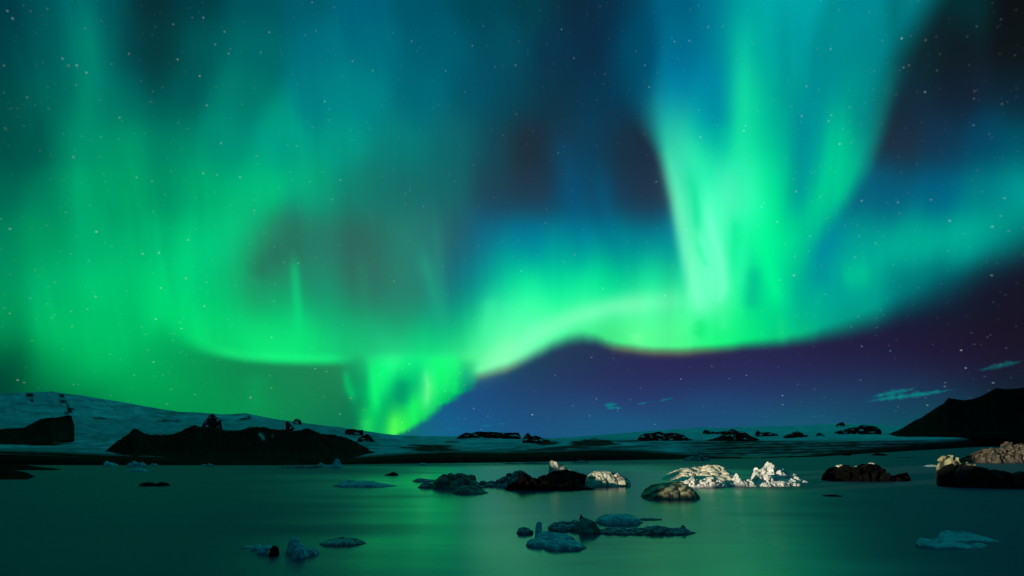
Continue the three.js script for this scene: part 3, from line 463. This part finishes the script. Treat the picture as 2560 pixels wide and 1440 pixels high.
// One body of ice. line: its skyline as places of the picture; base: the picture's height of its front waterline; thick: half its thickness in metres;
// blunt: 1 is a tent, 2 a dome, 6 a slab; lean: where the crest lies between front (-1) and back (1); rough: how broken its surface is.
// tilt: for flat floes, how far the top slopes from the crest to the edge, where it breaks off steeply.
function body(line, base, look, { thick, blunt = 2, lean = 0, rough = 0.16, jag = 0, band = 0, back = 0, grain = 1, tilt = 0, crack = 0, fine = 1, chunk = 1 } = {}) {
  const seed = ++seedCount * 3.71, near = waterDepth(base), x0 = line[0][0], x1 = line[line.length - 1][0];
  const wide = (at(x1, base, near).x - at(x0, base, near).x), T = thick ?? wide * 0.3, depth = near + T + back, place = (px, py) => at(px, py, depth + lean * T);
  const tops = line.map(([x, y]) => { const q = place(x, y); return [q.x, Math.max(0.02, q.y)]; }), left = tops[0][0], right = tops[tops.length - 1][0], high = Math.max(...tops.map((t) => t[1]));
  const nu = Math.round(clamp((x1 - x0) * 0.9, 26, 200)), na = 38, pos = [], col = [], uv = [], index = [], c = [0, 0, 0], [clean, dirt, amount] = PALETTES[look], cell = Math.max(0.35, Math.min(high, T) * (look === 'white' ? 0.62 : 0.8) * chunk);
  for (let i = 0; i <= nu; i++) {
    const u = i / nu, x = lerp(left, right, u), e = Math.abs(2 * u - 1);
    const H = Math.max(0, along(tops, x) * (1 - jag * 0.55 + jag * 1.1 * ridged(x / (cell * 0.8), seed, 1.5, 3)));
    const W = T * (tilt ? Math.min(1, 0.12 + (1 - e) * 2.4) : Math.sqrt(Math.max(0.012, 1 - e ** 3.2))) * (1 + 0.45 * fbm(x / (cell * 1.6), seed, 2.5, 3));
    for (let j = 0; j <= na; j++) {
      const a = (j / na) * 2 - 1, q = a < lean ? (lean - a) / (1 + lean) : (a - lean) / (1 - lean), k = 1 - q ** blunt;
      const h = H * (tilt ? (1 - tilt * Math.min(1, q / 0.84)) * smooth(1, 0.86, q) : blunt <= 1.2 ? k : Math.sqrt(Math.max(0, k)));
      const z = -a * W, sure = Math.min(1, 0.25 + h / (high * 0.5)) * smooth(0, 0.12, k), amp = rough * sure * Math.min(high, T);
      const [f1, f2] = cells(x / cell + seed, h / cell, z / cell), [g1, g2] = cells(x / (cell * 0.36) + seed, h / (cell * 0.36), z / (cell * 0.36));
      const n1 = 0.55 - f1, n2 = fbm(x / cell + 9, h / cell + seed, z / cell, 4), n3 = 0.5 - g1, crease = smooth(0.16, 0, f2 - f1);
      const y = Math.max(-0.4, h + amp * (1.1 * n1 * (q < 0.12 ? 0.5 : 1) + 0.5 * fine * n3 - 0.35 * crease) - 0.4 * smooth(0.86, 1, q));
      pos.push(x + amp * (1.1 * n2 + 0.5 * n3 * fine), y, z + amp * (2.2 * n1 + 0.9 * n3 * fine - 0.6 * crease)); uv.push(x / 3, (z + y * 1.3) / 3);
      const strata = band ? 0.45 * Math.sin((y * 1.9 - x * band + 1.5 * n2) * (4.2 / Math.max(1, high * 0.35))) : 0;
      mixColor(c, clean, dirt, smooth(-0.12, 0.3, amount + (n2 * 0.8 - n3 * 0.25 + strata) * grain + 0.3 * smooth(0.3, 0, y)));
      if (crack) mixColor(c, c, dirt, crack * smooth(0.09, 0.03, f2 - f1) * smooth(-0.05, 0.1, n2));
      const tone = 0.92 + 0.35 * n3 + 0.3 * n2;
      col.push(c[0] * tone, c[1] * tone, c[2] * tone);
      if (i < nu && j < na) { const p = i * (na + 1) + j, b = p + na + 1; index.push(p, b, p + 1, p + 1, b, b + 1); }
    }
  }
  let g = new THREE.BufferGeometry();
  for (let i = 0; i < pos.length; i += 3) pos[i + 2] -= depth;
  g.setAttribute('position', new THREE.Float32BufferAttribute(pos, 3)); g.setAttribute('color', new THREE.Float32BufferAttribute(col, 3)); g.setAttribute('uv', new THREE.Float32BufferAttribute(uv, 2)); g.setIndex(index);
  g = toCreasedNormals(g, 0.4);
  return g;
}
let bergCount = 0;
// parts: [name, skyline, base, palette, options]; a berg of one part is one mesh
function berg(label, parts, group, category = 'iceberg', kindName = 'iceberg') {
  const made = parts.map(([name, ...rest]) => [name, body(...rest), rest[2] === 'black' || rest[2] === 'dark' ? darkIceMaterial : iceMaterial]);
  const box = new THREE.Box3();
  for (const [, g] of made) { g.computeBoundingBox(); box.union(g.boundingBox); }
  const cx = (box.min.x + box.max.x) / 2, cz = (box.min.z + box.max.z) / 2;
  for (const [, g] of made) g.translate(-cx, 0, -cz);
  let o;
  if (made.length === 1) o = shown(new THREE.Mesh(made[0][1], made[0][2]));
  else { o = new THREE.Group(); for (const [name, g, material] of made) { const m = shown(new THREE.Mesh(g, material)); m.name = name; o.add(m); } }
  o.position.set(cx, 0, cz);
  o.name = kindName + (bergCount ? '_' + String(bergCount).padStart(3, '0') : ''); bergCount++;
  scene.add(tag(o, label, category, group));
  return o;
}
// The big white one, right of centre
berg('largest white iceberg, jagged and moonlit, with spiked rims round a gap', [
  ['ice_plate', [[1640, 1214], [1652, 1198], [1664, 1186], [1676, 1180], [1700, 1171], [1716, 1168], [1740, 1168], [1762, 1164], [1776, 1161], [1790, 1162], [1800, 1165], [1806, 1171], [1816, 1176], [1826, 1181], [1812, 1192], [1800, 1204]].map(([x, y], i) => [i > 13 ? 1826 + i * 0.5 : x, i > 13 ? 1196 : y]), 1205, 'warm', { thick: 8, lean: 0.7, blunt: 1.15, rough: 0.13, back: 2.5, jag: 0.06, fine: 0.6, chunk: 0.8 }],
  ['ice_base', [[1668, 1214], [1690, 1206], [1720, 1204], [1760, 1206], [1800, 1206], [1830, 1209], [1870, 1207], [1900, 1204], [1950, 1203], [1985, 1207], [2006, 1213]], 1217, 'white', { thick: 5, blunt: 2, rough: 0.25, lean: 0.1, back: 0.5 }],
  ['ice_rim', [[1690, 1216], [1706, 1204], [1722, 1200], [1728, 1192], [1736, 1201], [1752, 1200], [1764, 1196], [1776, 1193], [1784, 1204], [1790, 1197], [1800, 1206], [1812, 1212], [1818, 1217]], 1219, 'white', { thick: 3, lean: 0.1, blunt: 1.4, rough: 0.3, jag: 0.1 }],
  ['ice_spike', [[1806, 1214], [1816, 1199], [1824, 1201], [1832, 1197], [1838, 1186], [1841, 1182], [1845, 1190], [1850, 1197], [1856, 1201], [1864, 1197], [1874, 1200], [1884, 1206], [1892, 1214]], 1217, 'white', { thick: 2.2, blunt: 1.3, rough: 0.2 }],
  ['ice_rim', [[1878, 1214], [1884, 1198], [1890, 1184], [1897, 1190], [1904, 1187], [1911, 1185], [1918, 1194], [1926, 1198], [1932, 1206], [1936, 1215]], 1215, 'white', { thick: 3, blunt: 1.5, rough: 0.3, back: 1.5 }],
  ['ice_shoulder', [[1874, 1204], [1880, 1178], [1884, 1167], [1888, 1172], [1894, 1176], [1902, 1170], [1908, 1166], [1914, 1158], [1918, 1152], [1923, 1160], [1928, 1170], [1934, 1165], [1942, 1171], [1950, 1168], [1958, 1174], [1968, 1178], [1978, 1183], [1990, 1191], [2000, 1199], [2007, 1208], [2010, 1214]], 1214, 'white', { thick: 5, lean: 0.4, blunt: 1.2, rough: 0.24, back: 3.5 }],
]);
berg('rounded cream iceberg with thin black cracks, left of the largest white one', [['ice_dome', [[1462, 1206], [1468, 1192], [1476, 1182], [1486, 1178], [1505, 1178], [1520, 1178], [1534, 1181], [1550, 1185], [1562, 1192], [1570, 1200], [1576, 1210]], 1217, 'cream', { thick: 4.4, blunt: 2.6, rough: 0.1, band: 0.35, lean: 0.1, crack: 0.95 }]]);
berg('striped olive ice boulder in front of the largest white iceberg', [
  ['ice_boulder', [[1602, 1246], [1606, 1232], [1616, 1220], [1632, 1212], [1655, 1207], [1680, 1205], [1705, 1205], [1718, 1212], [1728, 1224], [1736, 1236], [1744, 1246]], 1249, 'olive', { thick: 5, blunt: 2.2, rough: 0.11, band: 0.75, lean: 0.15, grain: 1.5, chunk: 1.7, fine: 0.4 }]]);
berg('long black ice ridge with a tilted pale pillar standing behind it', [
  ['ice_ridge', [[1262, 1222], [1280, 1206], [1292, 1196], [1300, 1188], [1308, 1180], [1318, 1184], [1330, 1194], [1345, 1198], [1370, 1199], [1395, 1204], [1425, 1208], [1450, 1214], [1480, 1220], [1490, 1224]], 1226, 'black', { thick: 3.2, blunt: 1.7, rough: 0.2 }],
  ['ice_slope', [[1330, 1206], [1350, 1192], [1372, 1186], [1380, 1178], [1400, 1176], [1420, 1175], [1440, 1182], [1462, 1186], [1474, 1188], [1478, 1204]], 1212, 'dark', { thick: 4, blunt: 1.8, rough: 0.22 }],
  ['ice_pillar', [[1371, 1190], [1373, 1158], [1379, 1151], [1388, 1153], [1398, 1158], [1410, 1164], [1424, 1173], [1436, 1180], [1442, 1190]], 1210, 'cream', { thick: 2.4, blunt: 3, rough: 0.12, back: 4, crack: 0.9 }],
]);
berg('lumpy grey iceberg of rounded humps left of the long black ice ridge', [
  ['ice_hump', [[1078, 1216], [1084, 1204], [1092, 1194], [1102, 1188], [1114, 1184], [1130, 1183], [1148, 1183], [1160, 1184], [1172, 1190], [1184, 1200], [1200, 1206], [1214, 1212]], 1222, 'grey', { thick: 5, blunt: 1.3, rough: 0.2, chunk: 1.3, crack: 0.5, jag: 0.14 }],
  ['ice_hump', [[1128, 1232], [1136, 1220], [1150, 1214], [1170, 1211], [1190, 1216], [1206, 1222], [1222, 1231]], 1236, 'grey', { thick: 3.5, tilt: 0.6, rough: 0.16, chunk: 1.8, lean: 0.3 }],
  ['ice_tail', [[1186, 1216], [1205, 1203], [1220, 1204], [1240, 1203], [1256, 1194], [1268, 1186], [1280, 1181], [1294, 1177], [1304, 1175], [1316, 1184], [1324, 1200]], 1221, 'slate', { thick: 3.4, chunk: 0.6, blunt: 1.8, rough: 0.3, back: 5 }],
  ['ice_knob', [[1168, 1198], [1172, 1187], [1180, 1186], [1188, 1189], [1190, 1198]], 1204, 'olive', { thick: 1.4, rough: 0.2 }],
]);
berg('flat dark slab floating left of the lumpy grey iceberg', [['ice_slab', [[1030, 1203], [1040, 1197], [1052, 1195], [1070, 1198], [1092, 1200], [1100, 1204]], 1205, 'slate', { thick: 3, tilt: 0.5, rough: 0.15 }]]);
berg('small dark lump at the front left foot of the lumpy grey iceberg', [['ice_lump', [[1044, 1217], [1054, 1209], [1068, 1206], [1080, 1208], [1092, 1214]], 1220, 'slate', { thick: 2.2, rough: 0.25 }]]);
berg('long pale blue floe with a notched hump at its left end', [
  ['ice_floe', [[832, 1216], [846, 1208], [862, 1205], [880, 1205], [905, 1203], [930, 1203], [950, 1207], [972, 1212], [994, 1217]], 1218, 'blue', { thick: 4, tilt: 0.45, rough: 0.1 }],
  ['ice_hump', [[840, 1214], [848, 1207], [858, 1202], [868, 1199], [874, 1200], [876, 1206], [879, 1201], [886, 1202], [892, 1208]], 1216, 'blue', { thick: 1.8, rough: 0.2, back: 1.5 }]]);
berg('small black fin of ice above the long pale blue floe', [['ice_fin', [[960, 1188], [972, 1184], [982, 1180], [990, 1182], [997, 1187]], 1189, 'black', { thick: 1.6, rough: 0.12 }]]);
berg('dark blurred iceberg with two pale caps, right of the largest white one', [
  ['ice_block', [[2056, 1196], [2066, 1180], [2076, 1170], [2090, 1164], [2108, 1162], [2122, 1164], [2134, 1168], [2150, 1166], [2166, 1160], [2182, 1157], [2190, 1164], [2200, 1180], [2216, 1188], [2240, 1190], [2264, 1184], [2268, 1192]], 1204, 'black', { thick: 6, blunt: 1.9, rough: 0.26, jag: 0.1 }],
  ['pale_cap', [[2132, 1170], [2140, 1165], [2152, 1163], [2166, 1160], [2178, 1156], [2186, 1158], [2188, 1168]], 1200, 'cream', { thick: 2.5, blunt: 2, rough: 0.1, back: 6 }],
  ['pale_cap', [[2084, 1170], [2092, 1163], [2104, 1161], [2112, 1166]], 1200, 'cream', { thick: 2, blunt: 2, rough: 0.1, back: 6 }]]);
berg('big black iceberg with a raised yellowish prow at the right edge', [
  ['ice_hull', [[2362, 1200], [2362, 1168], [2372, 1160], [2400, 1162], [2440, 1168], [2480, 1176], [2515, 1186], [2545, 1184], [2570, 1180], [2610, 1190], [2650, 1216]].map(([x, y], i) => [x + i * 0.1, y]), 1222, 'dark', { thick: 8, blunt: 1.6, rough: 0.2, jag: 0.2, lean: -0.2 }],
  ['ice_prow', [[2355, 1172], [2356, 1142], [2362, 1135], [2374, 1138], [2386, 1143], [2400, 1150], [2414, 1154], [2428, 1162], [2436, 1172]], 1216, 'olive', { thick: 4.5, blunt: 1.5, rough: 0.22, back: 3, jag: 0.12, grain: 1.8, chunk: 0.8 }]]);
berg('feathery pale ice ridge behind the big black iceberg at the right edge', [['ice_ridge', [[2404, 1146], [2420, 1138], [2440, 1131], [2462, 1124], [2484, 1121], [2505, 1117], [2516, 1107], [2526, 1113], [2542, 1114], [2556, 1110], [2590, 1112], [2640, 1122], [2680, 1148]], 1158, 'dusk', { thick: 9, blunt: 1.3, rough: 0.2, jag: 0.35, grain: 1.6, chunk: 0.4 }]]);
berg('thin dark sliver in open water below the two-capped dark iceberg', [['ice_sliver', [[2058, 1240], [2072, 1237], [2090, 1237], [2104, 1240]], 1242, 'black', { thick: 1.5, blunt: 3, rough: 0.1 }]]);
// Foreground
berg('smooth blue floe of swirled lobes with a curled horn, nearest centre', [
  ['ice_lobe', [[1314, 1364], [1318, 1352], [1330, 1346], [1350, 1344], [1366, 1350], [1376, 1366]], 1368, 'blue', { thick: 1.1, tilt: 0.4, rough: 0.12, lean: 0.3, fine: 0.2, chunk: 1.6 }],
  ['ice_lobe', [[1356, 1368], [1364, 1352], [1384, 1346], [1412, 1348], [1436, 1350], [1456, 1358], [1466, 1368]], 1376, 'blue', { thick: 1.6, tilt: 0.5, rough: 0.14, lean: 0.3, fine: 0.2, chunk: 1.6 }],
  ['ice_shelf', [[1338, 1350], [1346, 1332], [1366, 1327], [1392, 1332], [1412, 1334], [1428, 1340], [1436, 1352]], 1356, 'blue', { thick: 1.3, tilt: 0.55, rough: 0.14, back: 0.6, lean: 0.3, fine: 0.2, chunk: 1.6 }],
  ['ice_horn', [[1337, 1344], [1339, 1318], [1341, 1308], [1346, 1304], [1352, 1304.5], [1354.5, 1307], [1350, 1312], [1349, 1322], [1350, 1344]].map(([x, y], i) => [i < 6 ? x : 1354.5 + (i - 5) * 0.4, i < 6 ? y : [0, 1316, 1326, 1344][i - 5]]), 1346, 'blue', { thick: 0.5, blunt: 2.4, rough: 0.1 }]]);
berg('small dark lump left of the horned blue floe', [['ice_lump', [[1291, 1332], [1296, 1322], [1306, 1318], [1318, 1320], [1334, 1328]], 1336, 'slate', { thick: 0.9, rough: 0.2 }]]);
berg('long chain of broken ice with a dark upright wedge at its left', [
  ['ice_wedge', [[1444, 1332], [1448, 1300], [1452, 1284], [1458, 1290], [1470, 1295], [1484, 1302], [1494, 1316], [1506, 1334]], 1336, 'grey', { thick: 1.6, blunt: 1.15, rough: 0.14, grain: 1.2, chunk: 1.8 }],
  ['ice_chain', [[1492, 1334], [1502, 1322], [1520, 1318], [1540, 1321], [1556, 1318], [1570, 1324], [1588, 1319], [1606, 1321], [1620, 1315], [1640, 1313], [1664, 1316], [1684, 1320], [1700, 1318], [1705, 1311], [1711, 1318], [1724, 1326], [1738, 1336]], 1338, 'slate', { thick: 1.7, tilt: 0.6, rough: 0.24, jag: 0.12, lean: 0.3 }],
  ['broken_ice', [[1370, 1316], [1378, 1307], [1394, 1304], [1410, 1302], [1424, 1304], [1438, 1298], [1454, 1304], [1462, 1326]], 1328, 'slate', { thick: 1.6, tilt: 0.6, rough: 0.26, jag: 0.18, lean: 0.3 }]]);
berg('pale blue slab with a low dark tail behind the long ice chain', [
  ['ice_slab', [[1486, 1306], [1500, 1290], [1520, 1285], [1548, 1284], [1568, 1284], [1584, 1288], [1596, 1296], [1606, 1308]], 1312, 'blue', { thick: 2.4, tilt: 0.35, rough: 0.12, lean: 0.1, fine: 0.3, chunk: 1.6 }],
  ['ice_tail', [[1590, 1300], [1610, 1295], [1634, 1296], [1654, 1297]], 1301, 'slate', { thick: 0.9, blunt: 3, rough: 0.12 }]]);
berg('two curved bluish floes side by side at the lower right', [
  ['ice_floe', [[2280, 1352], [2296, 1342], [2314, 1346], [2336, 1345], [2352, 1344], [2374, 1350], [2398, 1356], [2424, 1359], [2446, 1354], [2456, 1362]], 1373, 'blue', { thick: 1.5, tilt: 0.75, rough: 0.1, lean: 0.5, fine: 0.2, chunk: 2 }],
  ['ice_floe', [[2330, 1344], [2344, 1332], [2364, 1325], [2390, 1329], [2406, 1327], [2430, 1333], [2456, 1340], [2476, 1348], [2480, 1354]], 1358, 'blue', { thick: 1.9, tilt: 0.75, rough: 0.1, lean: 0.5, fine: 0.2, chunk: 2 }]]);
berg('grey slab with a dark ridge along its top in the lower left centre', [
  ['ice_slab', [[803, 1364], [810, 1353], [830, 1347], [856, 1344], [880, 1344], [904, 1350], [919, 1358]], 1366, 'slate', { thick: 1.9, tilt: 0.35, rough: 0.08, lean: 0.4 }],
  ['dark_ridge', [[808, 1356], [822, 1349], [842, 1346], [858, 1342], [868, 1348]], 1360, 'black', { thick: 0.5, rough: 0.2, back: 0.6 }]]);
berg('two-lobed bright blue ice chunk with a hooked neck, lower left', [
  ['ice_neck', [[714, 1388], [718, 1366], [724, 1352], [728, 1344], [736, 1342], [744, 1344], [747, 1347], [742, 1356], [738, 1372], [736, 1388]].map(([x, y], i) => [i < 7 ? x : 747 + (i - 6) * 0.4, i < 7 ? y : [0, 1354, 1372, 1388][i - 6]]), 1386, 'blue', { thick: 0.6, blunt: 2.4, rough: 0.12, back: 0.5 }],
  ['ice_lobe', [[732, 1394], [738, 1380], [746, 1364], [754, 1359], [760, 1364], [764, 1380], [768, 1394]], 1398, 'blue', { thick: 0.9, blunt: 2.2, rough: 0.18, fine: 0.3 }],
  ['ice_lobe', [[756, 1386], [764, 1372], [778, 1369], [788, 1372], [796, 1384]], 1390, 'blue', { thick: 1, blunt: 2.4, rough: 0.18, fine: 0.3 }]]);
berg('low blue ice lumps ending in a black chunk, lowest at the left', [
  ['ice_lump', [[605, 1370], [614, 1364], [626, 1366], [634, 1372]], 1374, 'blue', { thick: 0.8, blunt: 2, rough: 0.14, back: 0.5 }],
  ['ice_lump', [[628, 1374], [638, 1363], [648, 1361], [656, 1368], [660, 1376]], 1378, 'blue', { thick: 0.8, blunt: 2, rough: 0.14, back: 0.4 }],
  ['ice_lump', [[640, 1386], [654, 1368], [668, 1363], [682, 1366], [690, 1380]], 1386, 'blue', { thick: 1, blunt: 2.2, rough: 0.14 }],
  ['black_chunk', [[674, 1392], [677, 1370], [684, 1364], [692, 1367], [695, 1390]], 1393, 'black', { thick: 0.7, blunt: 2.6, rough: 0.2 }]]);
// Far water
berg('low dark double-humped floe alone on the left water', [['ice_floe', [[348, 1214], [358, 1207], [372, 1205], [386, 1209], [396, 1210], [402, 1205], [412, 1206], [424, 1213]], 1216, 'dark', { thick: 2, rough: 0.14 }]]);
berg('pale low berg with a thin peak, leftmost under the black mountain', [['ice_berg', [[262, 1163], [266, 1150], [269, 1156], [278, 1155], [286, 1159], [294, 1164]], 1165, 'blue', { thick: 3, rough: 0.15 }]]);
berg('pale rounded berg with broken right end under the black mountain', [['ice_berg', [[320, 1164], [328, 1156], [336, 1152], [343, 1157], [352, 1158], [358, 1156], [364, 1164]], 1167, 'blue', { thick: 3, rough: 0.25 }]]);
berg('small floe with flat wings just in front of the pale rounded berg', [['ice_floe', [[312, 1177], [330, 1175], [340, 1170], [350, 1169], [358, 1172], [364, 1176], [378, 1177]], 1179, 'blue', { thick: 2.4, rough: 0.16 }]]);
berg('tiny pale ice pair right of the pale rounded berg', [['ice_bits', [[376, 1163], [380, 1158], [384, 1161], [388, 1158], [394, 1163]], 1165, 'blue', { thick: 1.5, rough: 0.3 }]]);
berg('tiny ice bits below the middle of the black mountain', [['ice_bits', [[502, 1164], [508, 1160], [516, 1163], [522, 1159], [528, 1160], [534, 1164]], 1166, 'blue', { thick: 1.5, rough: 0.3 }]]);
berg('slim upright pale berg at the right foot of the black mountain', [['ice_spire', [[824, 1168], [832, 1160], [838, 1150], [843, 1146], [849, 1151], [852, 1164], [856, 1168]], 1169, 'blue', { thick: 2.6, rough: 0.22 }]]);
berg('low pale berg with a bump, left of the slim upright berg', [['ice_berg', [[790, 1167], [798, 1160], [803, 1157], [809, 1162], [820, 1164], [828, 1168]], 1168, 'blue', { thick: 2.5, rough: 0.25 }]]);
berg('strip of loose brash ice along the shore left of the slim upright berg', [['brash_ice', [[700, 1169], [716, 1166], [734, 1168], [750, 1165], [768, 1167], [784, 1164], [796, 1169]], 1171, 'slate', { thick: 3, rough: 0.4, jag: 0.5 }]], null, 'brash ice');
berg('small pale berg alone at the foot of the moraine left of centre', [['ice_berg', [[1043, 1162], [1050, 1158], [1056, 1157], [1062, 1158], [1068, 1162]], 1163, 'blue', { thick: 2.2, rough: 0.2 }]]);
berg('row of small pale bergs behind the tilted pale pillar', [['ice_row', [[1424, 1157], [1434, 1153], [1444, 1155], [1452, 1150], [1466, 1153], [1478, 1157]], 1158, 'slate', { thick: 4, rough: 0.25 }]]);
berg('strip of brash ice on the far water left of the tilted pale pillar', [['brash_ice', [[1255, 1160], [1275, 1157], [1300, 1159], [1330, 1156], [1356, 1157], [1378, 1159]], 1160.5, 'slate', { thick: 4, rough: 0.4, jag: 0.5 }]], null, 'brash ice');
berg('blue crumbled berg against the far shore above the largest white iceberg', [['ice_berg', [[1708, 1150], [1720, 1144], [1732, 1141], [1742, 1143], [1752, 1139], [1764, 1144], [1774, 1151]], 1152, 'slate', { thick: 8, rough: 0.35, jag: 0.2 }]]);
berg('far dark ice lump left of a flat pale floe on the right water', [['ice_lump', [[2106, 1138], [2114, 1133], [2122, 1134], [2128, 1137]], 1139, 'black', { thick: 3, rough: 0.2 }]]);
berg('far dark low floe right beside the far dark ice lump', [['ice_floe', [[2178, 1138], [2190, 1133], [2206, 1134], [2218, 1138]], 1139, 'black', { thick: 4, rough: 0.2 }]]);
berg('flat pale floe far out on the right water', [['ice_floe', [[2240, 1143], [2256, 1138], [2272, 1140], [2294, 1144]], 1145, 'slate', { thick: 5, rough: 0.2 }]]);
berg('low dim floe midway between the two dark bergs at right', [['ice_floe', [[2310, 1166], [2326, 1162], [2344, 1163], [2358, 1166]], 1167, 'slate', { thick: 3, rough: 0.2 }]]);
// Black spits of land in the water at the left edge
ridge('spit', 'black spit of land in the water at the left edge', [[-140, 1150], [-40, 1160], [0, 1172], [40, 1176], [64, 1180], [78, 1186], [90, 1193], [92, 1199]], waterDepth(1200), waterDepth(1192), (px) => 1200, 60, 0.8);
ridge('spit_001', 'thin black tongue of land tapering right above the left spit', [[-100, 1152], [0, 1158], [60, 1162], [110, 1168], [150, 1172], [190, 1175]], waterDepth(1177), waterDepth(1172), (px) => lerp(1178, 1176, smooth(0, 180, px)), 60, 0.5);
renderer.render(scene, camera);
